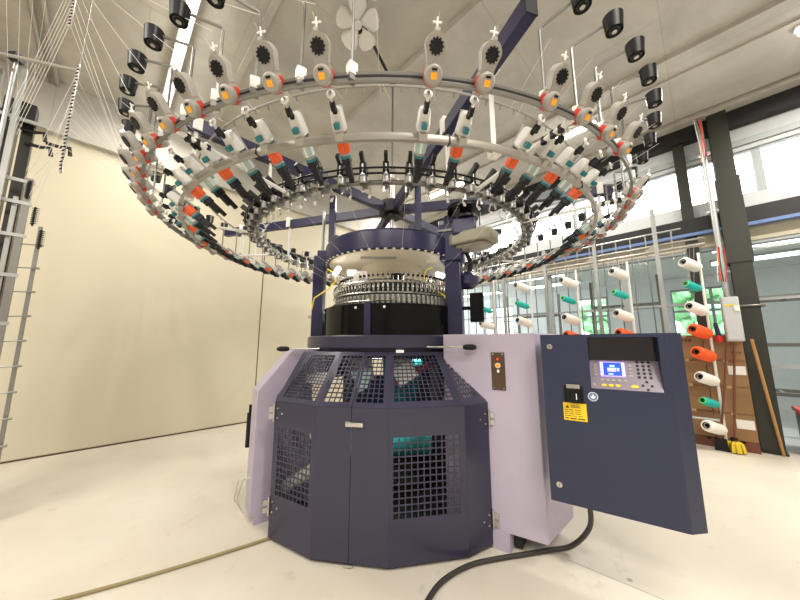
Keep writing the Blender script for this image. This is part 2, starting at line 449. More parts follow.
# electrical cabinet on the column
t = empty('electrical_box', (3.90, 3.52, 1.24), rad(44.5+90+6))
G().m('palegrey').box((0,0,.26), (.145,.09,.52), bev=.012).build('body', t)
G().m('palegrey').box((0,.049,.26), (.125,.008,.48), bev=.003).build('cover', t)
G().m('white').box((-.045,.057,.38), (.045,.012,.06)).build('socket', t)
lab(G().m('yellow').box((.015,.0542,.42), (.07,.003,.022)).build('warning_sticker', t), 'small yellow warning sticker')
G().m('steel').cyl((0,-.16,.40),(0,-.04,.40),.02).cyl((0,-.16,.10),(0,-.04,.10),.02).build('bracket', t)
tag(t, 'pale grey electrical box fixed to the dark column, a small white socket on it', 'electrical box')
g = G().m('red'); g.box((3.80,3.60,1.27),(.07,.05,.08),bev=.01); g.m('purple').cyl((3.80,3.60,1.30),(3.79,3.61,1.46),.025,.018)
tag(g.build('plug', recenter=True), 'red and purple industrial plug hanging by the grey electrical box', 'plug')

# broom, sticks, mop, cable on floor, dark chest with red top
def stick(name, p0, p1, r, m_, label, cat):
    t = empty(name, p0); d = Vector(p1)-Vector(p0)
    G().m(m_).cyl((0,0,0), d, r, n=10).build('handle', t); tag(t, label, cat); return t, d
stick('wooden_pole', (4.18,3.48,.002), (3.93,3.38,1.26), .014, 'wood', 'pale wooden pole leaning against the large dark column', 'pole')
t, d = stick('broom', (3.69,3.65,.12), (3.82,3.54,1.22), .011, 'woodred', 'broom with a red-brown handle leaning by the cardboard boxes, right of the mop', 'broom')
g = G().m('black'); g.box((0,0,-.05),(.12,.05,.13),rot=rad(-45),taper=.8); g.build('brush', t)
t, d = stick('mop', (3.78,3.59,.10), (3.87,3.51,1.22), .011, 'woodred', 'mop with a red-brown handle and yellow head on the floor', 'mop')
g = G().m('yellowmop')
for i in range(60):
    an = random.uniform(0,2*PI); rr = random.uniform(.02,.085)
    g.tube([(0,0,.03),(rr*.8*math.cos(an),rr*.8*math.sin(an),.0),(rr*math.cos(an),rr*math.sin(an),-.088)], .010, 5)
g.m('black').cyl((0,0,.0),(0,0,.06),.03)
g.build('mop_head', t)
t = empty('storage_chest', (4.70, 3.35, 0), rad(44.5))
G().m('black').box((0,0,.22),(.34,.56,.44),bev=.02).build('body', t)
lab(G().m('red').box((0,0,.47),(.37,.60,.06),bev=.02).build('lid', t), 'dark red lid')
tag(t, 'black chest with a dark red lid at the right edge', 'chest')

# cardboard cartons on a pallet
t = empty('pallet', W(.045, 5.45, 0), ROT)
for x in (-.097, 0, .097): G().m('woodred').box((x,0,.051),(.06,.655,.07)).build('bearer', t)
for y in (-.275,-.14,0,.14,.275): G().m('woodred').box((0,y,.0985),(.255,.10,.025)).build('deck_board', t)
for x in (-.097, 0, .097): G().m('woodred').box((x,0,.008),(.06,.655,.016)).build('bottom_board', t)
tag(t, 'wooden pallet under the stack of cardboard cartons', 'pallet')
def carton(a, b, z, la, lb, h, label, flaps=False, marks=0):
    t = empty('cardboard_carton', W(a, b, z), ROT)
    g = G().m('box').box((0,0,h/2),(lb,la,h),bev=.004)
    g.m('boxd')
    g.box((-lb/2-.0012, 0, h*.97),(.002,la*.98,.004))
    if marks:
        for i in range(5): g.box((-lb/2-.0015, la*.28-.035*i, h*.80),(.002,.022,.04))
        for i in range(3): g.box((-lb/2-.0015, -la*.2-.03*i, h*.3),(.002,.02,.02))
    g.build('box', t)
    G().m('tape').box((-lb/2-.0012,0,h*.97),(.002,.04,.03)).box((0,0,h+.001),(lb,.04,.002)).build('tape', t)
    if flaps == 'label': G().m('paper').box((-lb/2-.003,-la*.25,h*.62),(.003,.14,.10)).build('address_label', t)
    tag(t, label, 'box')
RW = ['bottom row', 'second row up', 'third row up', 'top row']
for r in range(4):
    for c in range(2):
        carton((.212,-.118)[c], 5.45, .1135+r*.302, .325, .25, .30, 'cardboard carton in the %s of the stack, %s%s' % (RW[r], ('left','right')[c], ' with a white label' if (r,c) in ((2,1),(0,1)) else ''), 'label' if (r,c) in ((2,1),(0,1)) else False, marks=1 if r == 3 else 0)

# ------------------------------------------------------------------ right-hand creel frame with cones
cr = empty('yarn_creel', W(1.4, 5.1, 0), ROT)
for i, aa in enumerate((-1.05, -.35, .37, 1.10)):
    hgt = (3.0, 2.95, 2.75, 2.65)[i]
    g = G().m('alu').box((0, aa, hgt/2), (.045,.045,hgt)); g.box((0,aa,.01),(.12,.12,.02))
    g.m('rail').plate([(0,aa+.022,2.40),(0,aa+.12,2.43),(0,aa+.12,2.45),(0,aa+.022,2.52)], (.01,0,0))
    g.build('post', cr)
for z, r in ((2.42,.022),(2.50,.012)):
    G().m('rail').cyl((0.02,-1.5,z),(0.02,2.4,z),r,n=8).build('top_rail', cr)
for z in (.35,):
    G().m('alu').cyl((0,-1.4,z),(0,2.2,z),.015,n=8).build('lower_rail', cr)
G().m('alu').cyl((.3,-1.3,2.75),(.3,2.2,2.75),.012,n=8).cyl((0,-1.2,2.42),(.3,-1.2,2.75),.01).cyl((0,1.2,2.42),(.3,1.2,2.75),.01).build('rear_rail', cr)
for aa in [-.92+.175*i for i in range(18)]:
    G().m('zinc').cyl((.3,aa,0.02),(.3,aa,2.75),.009,n=6).build('rear_rod', cr)
for aa in [-1.2+.35*i for i in range(9)]:
    g = G().m('steel').cyl((.02,aa,2.42),(.02,aa,2.3),.004,n=6); g.tube([(.02+.018*math.cos(q*PI/4),aa,2.285+.018*math.sin(q*PI/4)) for q in range(8)], .004, 5, True)
    g.build('thread_eye', cr)
tag(cr, 'pale metal frame of posts and rails behind the yarn cones', 'yarn rack')
# cone stands
dcone = Vector((.93, .22, -.27)).normalized()
CN = [  # px-derived stands: (x, y, cone heights, colours)
 (3.50, 3.60, [2.215,1.94,1.665,1.39,1.12,.835,.565,.29], 'WTWOOWTW', 'stand of cones nearest the cartons'),
 (2.89, 3.99, [2.194,1.904,1.62,1.36], 'WTWO', 'second stand from the column'),
 (2.45, 4.46, [2.171,1.895,1.609,1.35], 'WTWO', 'third stand from the column'),
 (1.87, 4.76, [2.155,1.861,1.589], 'WTW', 'fourth stand from the column'),
 (1.345, 5.0, [1.811,1.56], 'TW', 'stand farthest from the column')]
def make_cone(colr):
    nm = 'yarn_cone'
    t = empty(nm)
    mm = {'W':'conewhite','T':'coneteal','O':'coneorange','P':'conepink'}[colr]
    L = .24 if colr != 'T' else .21; r = .066 if colr != 'T' else .045
    if colr == 'O': r = .072
    g = G().m(mm)
    g.lathe([(.020,0),(r*.80,0),(r*.96,.012),(r,.035),(r*.97,L-.04),(r*.88,L-.012),(r*.6,L),(.020,L)], 24)
    g.build('yarn', t)
    g = G().m('conegreen' if colr == 'T' else 'black')
    g.lathe([(.026,.03),(.026,-.012),(.034,-.012),(.034,.0),(.030,.004)], 18); g.lathe([(.026,.03),(.0,.03)],18); g.lathe([(.024,L-.004),(.018,L+.02),(.0,L+.02)],14)
    if colr == 'T': g.m('black').lathe([(.0,-.005),(.024,-.005)],14)
    g.build('core', t); return t
protos = {}
WORDS = {'W':'white','T':'turquoise','O':'orange'}
tops = ['top','second','third','fourth','fifth','sixth','seventh','lowest']
for si, (x, y, zs, cs, wl) in enumerate(CN):
    st = empty('cone_stand', (x+.265, y+.062, 0))
    zt = 2.35
    G().m('white').cyl((0,0,.02),(0,0,zt),.014,n=10).build('pole', st)
    G().m('zinc').cyl((0,0,0),(0,0,.02),.045,n=18).build('base', st)
    for z in zs:
        a0 = Vector((x,y,z))+dcone*.20-Vector((x+.265,y+.062,0)); 
        G().m('steel').cyl(a0, (0,0,a0.z-.03), .006, n=6).build('peg', st)
    tag(st, 'thin white pole carrying yarn cones, '+wl, 'cone stand')
    for k, (z, c_) in enumerate(zip(zs, cs)):
        if c_ in protos: o = copy_tree(protos[c_])
        else: o = protos[c_] = make_cone(c_)
        q = dcone.to_track_quat('Z','Y'); o.rotation_mode = 'QUATERNION'; o.rotation_quaternion = q
        o.location = (x,y,z)
        pos = tops[k] if si == 0 else ['topmost','second','third','lowest visible'][k+(1 if si == 4 else 0)]
        tag(o, '%s yarn cone, %s on the %s' % (WORDS[c_], pos, wl), 'yarn cone', 'yarn cones on the creel')

# ------------------------------------------------------------------ left creel and hanging guide strips
lc = empty('yarn_creel', W(3.5, -.62, 0), ROT)
# local x = b, y = a
for (x, y, h, m_, w) in [(.10,0,2.45,'zinc',.035),(.045,.03,2.30,'alu',.022),(.19,.02,2.10,'zinc',.022),(-.02,-.05,3.30,'alu',.03),(-.10,.0,2.4,'zinc',.025),(-.16,.1,3.3,'zinc',.04),(-.24,.0,2.9,'alu',.03),(.02,.16,2.98,'darksteel',.06),(-.10,.25,3.05,'darksteel',.10),(-.28,.3,3.1,'darksteel',.13)]:
    G().m(m_).box((x,y,h/2),(w,w,h)).build('post', lc)
for z in (.6,1.0,1.35,1.7,2.0,2.25,2.42,2.9):
    G().m('alu').box((-.08,-.01,z),(.42,.02,.025)).build('crossbar', lc)
for z in [.5+.18*i for i in range(9)]:
    g = G().m('zinc'); g.cyl((.10,0,z),(.205,-.012,z+.01),.005,n=6); g.cyl((.195,-.02,z+.009),(.225,-.02,z+.009),.009,n=6)
    g.build('thread_arm', lc)
for (x, z) in ((.10,2.30),(.15,2.10),(.20,1.93)):
    g = G().m('black')
    g.box((x+.002,-.026,z+.06),(.012,.008,.15))
    for i in range(9): g.cyl((x-.010,-.03,z+.015*i),(x+.018,-.035,z+.015*i+.005),.0045,n=6)
    g.m('steel')
    for i in range(9): g.cyl((x+.018,-.035,z+.015*i+.004),(x+.027,-.04,z+.015*i+.008),.0035,n=6)
    g.build('eyelet_cluster', lc)
g = G().m('blacksteel')
for (x,y,z) in [(.06,.1,2.88),(.10,.12,2.78),(.20,.14,2.84)]:
    g.tube([(x-.08,y,z),(x,y,z),(x+.05,y,z+.02),(x+.06,y,z-.05)], .014, 8)
g.box((-.02,.08,3.0),(.16,.1,.14)); g.build('bracket', lc)
tag(lc, 'tall frame of metal posts and dark brackets at the left edge', 'yarn rack')
S1 = Vector((-2.15,1.67,3.28)); S2 = Vector((-2.10,1.72,2.78))
hr = empty('hanging_rail', (-2.96,1.93,3.33))
G().m('greyp').cyl((-.2,-.05,.02), (.80,-.15,-.30), .011, n=8).build('tube', hr)
G().m('black').box((.08,.03,.0),(.06,.06,.06)).build('clamp', hr)
G().m('alu').cyl((.07,.04,-1.0),(.07,.04,-.02),.013).build('strut', hr)
tag(hr, 'grey tube reaching from the left frame toward the hanging guide strip', 'rail')
for (p, z0, z1, lb) in ((S1, 3.24, 4.0, 'patterned eyelet strip hanging highest at top left'), (S2, 2.25, 3.02, 'patterned eyelet strip hanging below the highest one, in front of the cream wall')):
    t = empty('guide_strip', (p.x, p.y, z0)); L = z1-z0
    G().m('steel').box((0,0,L/2),(.012,.004,L)).build('bar', t)
    G().m('zinc').cyl((0,0,L),(0,0,CEIL-z0),.003,n=6).build('wire', t)
    g = G(); k = 0; z = .01
    while z < L-.02:
        g.m('black' if k % 2 else 'white'); g.cyl((-.007+.003*math.sin(k),-.006,z),(.007+.003*math.sin(k*2),-.010,z+.004),.0042,n=6); z += .0125; k += 1
    g.build('eyelets', t)
    tag(t, lb, 'guide strip')
# ------------------------------------------------------------------ the knitting machine
CX, CY = -.08, 2.88
mc = empty('circular_knitting_machine', (CX, CY, 0))
def L2(x, y, z=0): return Vector((x-CX, y-CY, z))
P = [(-.82,2.06),(-.50,1.868),(-.065,1.798),(.387,1.885),(.557,1.99)]
T = [(-.725,2.30),(-.42,2.17),(-.069,2.13),(.28,2.19),(.353,2.25)]
def lerp(p, q, t): return tuple(p[i]+(q[i]-p[i])*t for i in range(len(p)))
def facet(g, bl, br, tr, tl, win=None, nu=10, nv=12, bar=.20):
    us = [0,1]; vs = [0,1]; hu = hv = set()
    if win:
        u0,u1,v0,v1 = win
        us = [0]; hu = set(); hv = set()
        pu = (u1-u0)/nu; pv = (v1-v0)/nv
        us = [0,u0]
        for i in range(nu):
            us.append(u0+pu*(i+1-bar)); hu.add(len(us)-2)
            us.append(u0+pu*(i+1)) if i < nu-1 else us.append(1)
        # last cell of window ends at u1-bar*pu ; frame continues to 1
        vs = [0,v0]
        for i in range(nv):
            vs.append(v0+pv*(i+1-bar)); hv.add(len(vs)-2)
            vs.append(v0+pv*(i+1)) if i < nv-1 else vs.append(1)
    bl,br,tr,tl = map(Vector,(bl,br,tr,tl))
    def pt(u,v): return bl*(1-u)*(1-v)+br*u*(1-v)+tr*u*v+tl*(1-u)*v
    V = []; F = []; nu_ = len(us)
    for v in vs:
        for u in us: V.append(pt(u,v))
    for j in range(len(vs)-1):
        for i in range(nu_-1):
            if win and i in hu and j in hv: continue
            F.append((j*nu_+i, j*nu_+i+1, (j+1)*nu_+i+1, (j+1)*nu_+i))
    g._add(V, F)
Z0, Z1, ZT = .02, .835, 1.15
mid = lerp(P[1],P[2],.5); midT = lerp(T[1],T[2],.52)
def l3(p, z): return L2(p[0],p[1],z)
e = .002
ml = lerp(P[1],P[2],.496); mr = lerp(P[1],P[2],.504); mlT = lerp(T[1],T[2],.514); mrT = lerp(T[1],T[2],.526)
g = G().m('navy')
facet(g, l3(P[0],Z0), l3(P[1],Z0), l3(P[1],Z1), l3(P[0],Z1), (.12,.93,.31,.815), 9, 12)
facet(g, l3(P[1],Z0), l3(ml,Z0), l3(ml,Z1), l3(P[1],Z1))
g.build('cabinet_door', mc, thick=.004)
g = G().m('navy')
facet(g, l3(mr,Z0), l3(P[2],Z0), l3(P[2],Z1), l3(mr,Z1))
facet(g, l3(P[2],Z0), l3(P[3],Z0), l3(P[3],Z1), l3(P[2],Z1), (.06,.93,.285,.815), 11, 12)
facet(g, l3(P[3],Z0), l3(P[4],Z0), l3(P[4],Z1), l3(P[3],Z1))
dr = g.build('cabinet_door', mc, thick=.004)
g = G().m('navy')
facet(g, l3(P[0],Z1), l3(P[1],Z1), l3(T[1],ZT), l3(T[0],ZT), (.13,.92,.08,.93), 11, 15)
facet(g, l3(P[1],Z1), l3(ml,Z1), l3(mlT,ZT), l3(T[1],ZT), (.16,.93,.08,.93), 5, 11)
g.build('mesh_guard', mc, thick=.004)
g = G().m('navy')
facet(g, l3(mr,Z1), l3(P[2],Z1), l3(T[2],ZT), l3(mrT,ZT), (.07,.87,.08,.93), 5, 11)
facet(g, l3(P[2],Z1), l3(P[3],Z1), l3(T[3],ZT), l3(T[2],ZT), (.07,.90,.10,.93), 11, 12)
facet(g, l3(P[3],Z1), l3(P[4],Z1), l3(T[4],ZT), l3(T[3],ZT), (.16,.80,.12,.80), 5, 9)
g.build('mesh_guard', mc, thick=.004)
# unseen back of the cabinet, closed to keep the inside dark; plinth
B_ = [P[4], (.72,2.45), (.72,3.1), (.45,3.65), (-.08,3.85), (-.65,3.65), (-.98,3.1), (-.98,2.5), P[0]]
g = G().m('navy')
Tb = [(CX+(x-CX)*.72, CY+(y-CY)*.72) for x, y in B_]
for i in range(len(B_)-1):
    zt_ = .25 if i in (5,) else Z1  # one segment kept low to let light in
    facet(g, l3(B_[i],Z0), l3(B_[i+1],Z0), l3(B_[i+1],zt_), l3(B_[i],zt_))
    if i not in (4,): facet(g, l3(B_[i],Z1), l3(B_[i+1],Z1), l3(Tb[i+1],ZT), l3(Tb[i],ZT))
g.build('rear_panel', mc, thick=.004)
g = G().m('darksteel'); pl = P+B_[1:-1]
g.prism([tuple(L2(*(CX+(x-CX)*.97, CY+(y-CY)*.97)))[:2] for x,y in pl], .0, .05); g.build('base_plate', mc)
# door handle & hinges
h = l3(mid, .745); dx = Vector((P[2][0]-P[1][0], P[2][1]-P[1][1], 0)).normalized(); nn = Vector((dx.y,-dx.x,0))
g = G().m('steel'); R_ = Matrix.Rotation(math.atan2(dx.y,dx.x),4,'Z')
g.box(h+nn*.014+dx*.025,(.105,.018,.026),rot=R_,bev=.006); g.box(h+nn*.006-dx*.02,(.03,.012,.03),rot=R_,bev=.003)
g.build('door_handle', mc)
g = G().m('steel').box(l3(mid,.012)+nn*.004,(.05,.02,.012),rot=R_); g.build('door_catch', mc)
for (px, z) in ((P[4],.74),(P[4],.16),(P[0],.76),(P[0],.20)):
    q = l3(px,z); g = G().m('steel'); s_ = 1 if px is P[4] else -1
    g.cyl(q+Vector((s_*.006,-.008,-.055)), q+Vector((s_*.006,-.008,.055)), .006, n=8)
    g.box(q+Vector((s_*.020,-.012,.022)),(.035,.006,.03),rot=rad(-31 if s_>0 else 35)); g.box(q+Vector((s_*.020,-.012,-.022)),(.035,.006,.03),rot=rad(-31 if s_>0 else 35))
    for dz in (-.03,.03): g.blob(q+Vector((-s_*.022,-.018,dz)), .007, 1)
    g.blob(q+Vector((-s_*.06,-.035,0)), .008, 1)
    g.build('hinge', mc)
# interior: drive posts, fabric roll, hanging fabric
g = G().m('darksteel')
for s_ in (-1,1): g.box((s_*.40,0,.62),(.06,.22,1.0))
g.box((0,0,.16),(.86,.10,.08)); g.lathe([(.0,1.10),(.62,1.10),(.62,1.15)],40); g.cyl((0,0,.05),(0,0,.14),.4,n=32)
g.build('take_down_frame', mc)
G().m('tealcloth').cyl((-.36,0,.34),(.36,0,.34),.13,n=28).build('fabric_roll', mc)
g = G().m('cloth'); g.tube([(-.70,-.66,.24),(-.60,-.70,.31),(-.48,-.72,.38),(-.30,-.70,.46),(-.1,-.5,.5)], .045, 12); 
g.plate([(-.66,-.62,.60),(-.46,-.76,.57),(-.46,-.78,.70),(-.66,-.64,.74)], (.01,.015,0))  # pale plate added in place of the bright patch beyond the cabinet
g.build('fabric_web', mc)
g = G().m('tealcloth')
g.lathe([(.42,1.13),(.42,1.02),(.38,.88),(.30,.72),(.22,.60)], 30, rad(-98), rad(-50)); g.lathe([(.30,1.13),(.24,.9),(.14,.6)], 26, rad(-50), rad(60))
lab(g.build('knitted_fabric', mc), 'teal fabric hanging inside behind the mesh')
g = G().m('cloth').lathe([(.46,1.13),(.46,1.04),(.40,.92)], 20, rad(-160), rad(-108)); g.lathe([(.50,1.12),(.50,1.03),(.47,.97)], 14, rad(-86), rad(-70)); g.m('redcloth').tube([(.05,-.5,.9),(.2,-.48,1.0),(.34,-.42,1.04)], .03, 8)
g.m('cloth').plate([(.02,-.66,1.02),(.15,-.64,1.08),(.22,-.62,.98),(.08,-.66,.90)], (0,.012,0))
g.build('fabric_web', mc)
g = G().m('paleteal'); g.plate([(-.28,-.64,1.0),(-.12,-.66,1.02),(-.15,-.74,.90),(-.2,-.76,.88)], (0,.01,.01)); g.m('cloth').plate([(-.62,-.56,.98),(-.38,-.64,1.0),(-.40,-.70,.93),(-.62,-.62,.92)], (0,.01,.01))  # added pale plates standing for bright patches behind the mesh
g.build('bright_patch_plates', mc)

g = G().m('worklamp').box((0,-.30,1.095),(.30,.03,.02)); g.build('added_inner_lamp', mc)  # glowing bar added to brighten the fabric inside the cabinet
# lavender side panels
def sidebox(name, x0, x1, dv, prof, z):   # plan quad from x0->x1 extended along dv; prof: top profile
    pass
R0 = Vector((.305,2.15)); R1 = Vector((.82,1.84)); dv = Vector((.40,.37))*.75
g = G().m('lav')
def v3(p, z): return L2(p[0], p[1], z)
g.plate([v3(R0+Vector((.25,-.15)),.10), v3(R1,.10), v3(R1,1.272), v3(R0,1.272), v3(R0,1.10)], (0,0,0)) if False else None
A4 = [R0, R1, R1+dv, R0+dv+Vector((.05,.1))]
g.prism([tuple(L2(p.x,p.y))[:2] for p in A4], .10, 1.272)
sp = g.build('side_panel', mc)
bv = sp.modifiers.new('Bevel','BEVEL'); bv.width = .006; bv.segments = 2
g = G().m('lav')
F0 = Vector((.555,1.99)); u_ = (R1-R0).normalized(); F1 = F0+u_*.10
g.prism([tuple(L2(*p))[:2] for p in (F0, F1, F1+Vector((.12,.15)), F0+Vector((.0,.18)))], .0, .105)
ft = g.build('panel_foot', mc)
g = G().m('rub'); g.box(L2(.62,1.975,.035)+Vector((0,-.006,0)),(.05,.004,.03),rot=rad(-31)); g.box(L2(.76,2.06,.06),(.05,.2,.1),rot=rad(-35)); g.build('foot_bracket', mc)
# left panel
q0 = Vector((-.82,2.06)); w1 = Vector((-1.008,2.195)); di = Vector((.80,.60)); du = Vector((-.82,.57))
front = [v3(w1+di*.40,.06), v3(w1,.06), v3(w1,.875), v3(w1+di*.235,1.165), v3(w1+di*.50,1.165), v3(w1+di*.50,.9), v3(w1+di*.40,.9)]
g = G().m('lav').plate(front, (-.10,.14,0)); lp = g.build('side_panel', mc)
bv = lp.modifiers.new('Bevel','BEVEL'); bv.width = .005; bv.segments = 2
g = G().m('lav').box(v3(w1+di*.14,.032)+Vector((0,.03,0)),(.26,.05,.064),rot=math.atan2(.6,.8)); g.build('panel_foot', mc)
g = G().m('black').cyl(L2(-1.16,2.43,.43),L2(-1.16,2.43,.68),.022,n=14).cyl(L2(-1.16,2.43,.68),L2(-1.16,2.43,.74),.012,n=10).box(L2(-1.10,2.46,.6),(.1,.02,.02))
g.build('oil_bottle', mc)
g = G().m('bone'); 
for i in range(2): g.tube([L2(-1.01-.02*i,2.22,.30),L2(-1.08-.03*i,2.22,.28),L2(-1.12-.02*i,2.24,.15),L2(-1.08,2.26,.05),L2(-1.0,2.28,.06)], .004, 6)
g.build('loose_wire', mc)
# bronze control plate
c_ = Vector((.627,1.957)); yaw = math.atan2(u_.y,u_.x); n2 = Vector((u_.y,-u_.x,0))
RY = Matrix.Rotation(yaw,4,'Z')
base = v3(c_,1.035)
pan = G().m('bronze2').box(base+n2*.003,(.085,.006,.235),rot=RY,bev=.002).build('switch_plate', mc)
g = G().m('steel')
for sx in (-.03,.03):
    for sz in (-.105,.105): g.blob(base+n2*.008+Vector((u_.x*sx,u_.y*sx,sz)), .007, 1)
g.build('screw', pan)
G().m('cream').cyl(base+n2*.006+Vector((0,0,.035)), base+n2*.016+Vector((0,0,.035)), .017, n=18).m('olabel').cyl(base+n2*.016+Vector((0,0,.035)), base+n2*.022+Vector((0,0,.035)), .011, n=18).build('push_button', pan)
lab(G().m('redorange').cyl(base+n2*.006+Vector((0,0,.075)), base+n2*.011+Vector((0,0,.075)), .008, n=14).build('warning_light', pan), 'small red lamp')
G().m('lightink').box(base+n2*.0068+Vector((0,0,0)),(.014,.002,.018),rot=RY).build('symbol', pan)

# table plate
g = G().m('navy'); g.lathe([(.30,1.17),(.755,1.17),(.765,1.18),(.765,1.262),(.757,1.27),(.30,1.27)], 72, close=True); g.build('machine_table', mc)
g = G().m('purple'); g.lathe([(.60,1.14),(.72,1.14),(.72,1.17),(.60,1.17)], 64, close=True); g.build('table_rim', mc)
g = G().m('lightink').box(L2(-.0,2.125,1.155),(.055,.01,.02)).build('gauge', mc)
# levers
for (x0,y0,x1,y1,z) in ((.19,2.13,.42,2.02,1.185),(-.62,2.34,-.83,2.28,1.17)):
    g = G().m('steel').cyl(L2(x0,y0,z),L2(x1,y1,z+.0),.007,n=8); l_ = g.build('lever', mc)
    d_ = Vector((x1-x0,y1-y0,0)).normalized(); 
    G().m('black').lathe([(0,0),(.012,.0),(.019,.02),(.020,.06),(.012,.085),(0,.09)],14,xf=Matrix.Translation(L2(x1,y1,z))@d_.to_track_quat('Z','Y').to_matrix().to_4x4()).build('grip', l_)
# black drum guards
for a0, a1 in ((-103,-24),(-170,-107),(-20,60),(64,130),(134,186)):
    g = G().m('gloss'); g.lathe([(.63,1.275),(.63,1.515),(.624,1.515),(.624,1.275)], 24, rad(a0), rad(a1), close=True); dg = g.build('drum_guard', mc)
    g = G().m('white')
    for t_ in (.12,.88):
        an = rad(a0+(a1-a0)*t_); g.cyl((.628*math.cos(an),.628*math.sin(an),1.485),(.638*math.cos(an),.638*math.sin(an),1.485),.010,n=10)
    g.build('bolt', dg)
an = rad(-105)
g = G().m('purple'); g.box((.635*math.cos(an),.635*math.sin(an),1.40),(.05,.03,.25),rot=an+PI/2); g.m('cream').box((.63*math.cos(an),.63*math.sin(an),1.535),(.02,.02,.03)); g.build('guard_bracket', mc)
# cylinder, cam ring, dial
g = G().m('darksteel').lathe([(.0,1.27),(.50,1.27),(.50,1.70),(.42,1.72),(.0,1.72)], 64); g.build('needle_cylinder', mc)
g = G().m('zinc').lathe([(.50,1.52),(.535,1.52),(.535,1.60),(.505,1.60)], 64); g.build('cam_ring', mc)
g = G().m('steel').ring(.545,1.705,.008,64,6).ring(.55,1.615,.006,64,6).ring(.56,1.545,.006,64,6); g.build('feeder_ring', mc)
def ring_copies(proto, R, z, n, tilt=0, skip=(), off=0, shift=False, turn=False, cx=0):
    k = 0; first = True
    for i in range(n):
        az = 2*PI*(i+off)/n - PI/2
        if i in skip: continue
        if shift and 3 < i < 29: az -= PI/n
        mtx = Matrix.Translation((cx,0,0)) @ Matrix.Rotation(az,4,'Z') @ Matrix.Translation((R,0,z)) @ Matrix.Rotation(rad(tilt),4,'Y')
        if turn: mtx = mtx @ Matrix.Rotation(rad(27 if i < 30 else -50),4,'Z')
        o = proto if first else copy_tree(proto, mc); first = False
        o.matrix_local = mtx; yield i, o
g = G().m('alu').box((.0,0,.045),(.022,.020,.07),bev=.003); g.m('steel').cyl((.012,0,.0),(.015,0,-.0),.006) if 0 else None
g.m('black').cyl((.010,0,.055),(.013,0,.055),.0035,n=8); g.m('steel').box((.004,.010,.03),(.02,.004,.06))
p_ = g.build('cam_block', mc)
for _ in ring_copies(p_, .550, 1.515, 84, cx=.025): pass
g = G().m('steel'); g.cyl((0,0,-.02),(0,0,.05),.0045,n=6); g.box((.012,0,.0),(.016,.012,.018)); g.tube([(0,0,.05),(.015,0,.065),(.03,0,.05),(.034,0,.02)], .0035, 5); g.m('white').cyl((.03,0,.015),(.03,0,.03),.006,n=7)
g.m('black').box((-.004,.008,.02),(.012,.008,.02))
p_ = g.build('yarn_finger', mc)
for _ in ring_copies(p_, .545, 1.635, 90, cx=.025): pass
g = G().m('steel'); g.cyl((0,0,0),(-.01,0,.05),.004,n=6); g.m('black').box((-.01,0,.05),(.02,.014,.016)); g.m('steel').tube([(-.01,0,.05),(.012,0,.075),(.02,.01,.06)],.003,5)
p_ = g.build('eyelet_arm', mc)
for _ in ring_copies(p_, .535, 1.71, 80, cx=.025): pass
# cream dial & cone below top ring
g = G().m('cream').lathe([(.0,1.93),(.58,1.93),(.60,1.945),(.60,1.96),(.0,1.96)], 64); g.m('cream').lathe([(.30,1.74),(.36,1.77),(.33,1.82),(.30,1.93)], 40); g.build('dial_cover', mc)
g = G().m('darksteel').lathe([(.14,1.70),(.14,1.9)],32); g.build('dial_hub', mc)
G().m('black').cyl((.05,-.40,1.71),(.05,-.40,1.79),.03,.05).build('knob', mc)
G().m('white').box((-.25,-.40,1.75),(.12,.08,.12),bev=.006).build('junction_box', mc)
g = G().m('greyp').box((-.10,-.44,1.924),(.30,.03,.016)); g.build('lamp_channel', mc)
for (x,y,x2,y2) in ((-.48,-.36,-.46,-.30),(-.36,-.42,-.29,-.42),(.40,-.36,.46,-.30)):
    G().m('worklamp').cyl((x,y,1.80),(x2,y2,1.80 if x2!=-.46 else 1.87),.022,n=12).build('work_lamp', mc)
# upper purple ring
g = G().m('purple'); g.lathe([(.58,1.95),(.638,1.95),(.638,2.095),(.622,2.115),(.50,2.13),(.50,2.10),(.58,2.09)], 72, close=True)
g.build('upper_ring', mc)
g = G().m('black')
for i in range(60):
    an = 2*PI*i/60; g.box((.622*math.cos(an),.622*math.sin(an),1.946),(.02,.03,.01),rot=an)
g.build('seal_strip', mc)
g = G().m('white')
for i in range(60):
    an = 2*PI*(i+.5)/60; g.box((.628*math.cos(an),.628*math.sin(an),1.945),(.012,.02,.008),rot=an)
g.build('needle_marks', mc)
# machine posts
lx, ly = -.70, -.03
g = G().m('purple').box((lx,ly,1.66),(.10,.12,.78),bev=.008).box((lx+.035,ly,2.02),(.10,.14,.16),bev=.008).box((lx+.01,ly,1.35),(.11,.13,.12)); g.build('support_post', mc)
g = G().m('alu').cyl((lx+.02,ly,2.1),(lx+.02,ly,2.52),.016,n=8); g.m('steel').box((lx-.06,ly-.02,1.46),(.03,.03,.03)); g.m('redorange').cyl((lx-.085,ly-.02,1.46),(lx-.065,ly-.02,1.46),.014)
g.build('signal_rod', mc)
rx, ry = .535, -.36
g = G().m('purple').box((rx+.01,ry,1.60),(.135,.15,.66),rot=rad(-20),bev=.012).box((rx,ry,2.03),(.19,.20,.26),rot=rad(-20),bev=.012).box((rx+.01,ry,2.19),(.20,.2,.06),rot=rad(-20))
g.m('zinc').box((rx,ry,2.165),(.21,.21,.02),rot=rad(-20)); g.m('purple').cyl((rx-.02,ry,2.2),(rx-.02,ry,2.32),.045,n=14)
g.build('support_post', mc)
g = G().m('purple').box((.36,.62,1.66),(.12,.12,.78),bev=.01); g.build('support_post', mc)
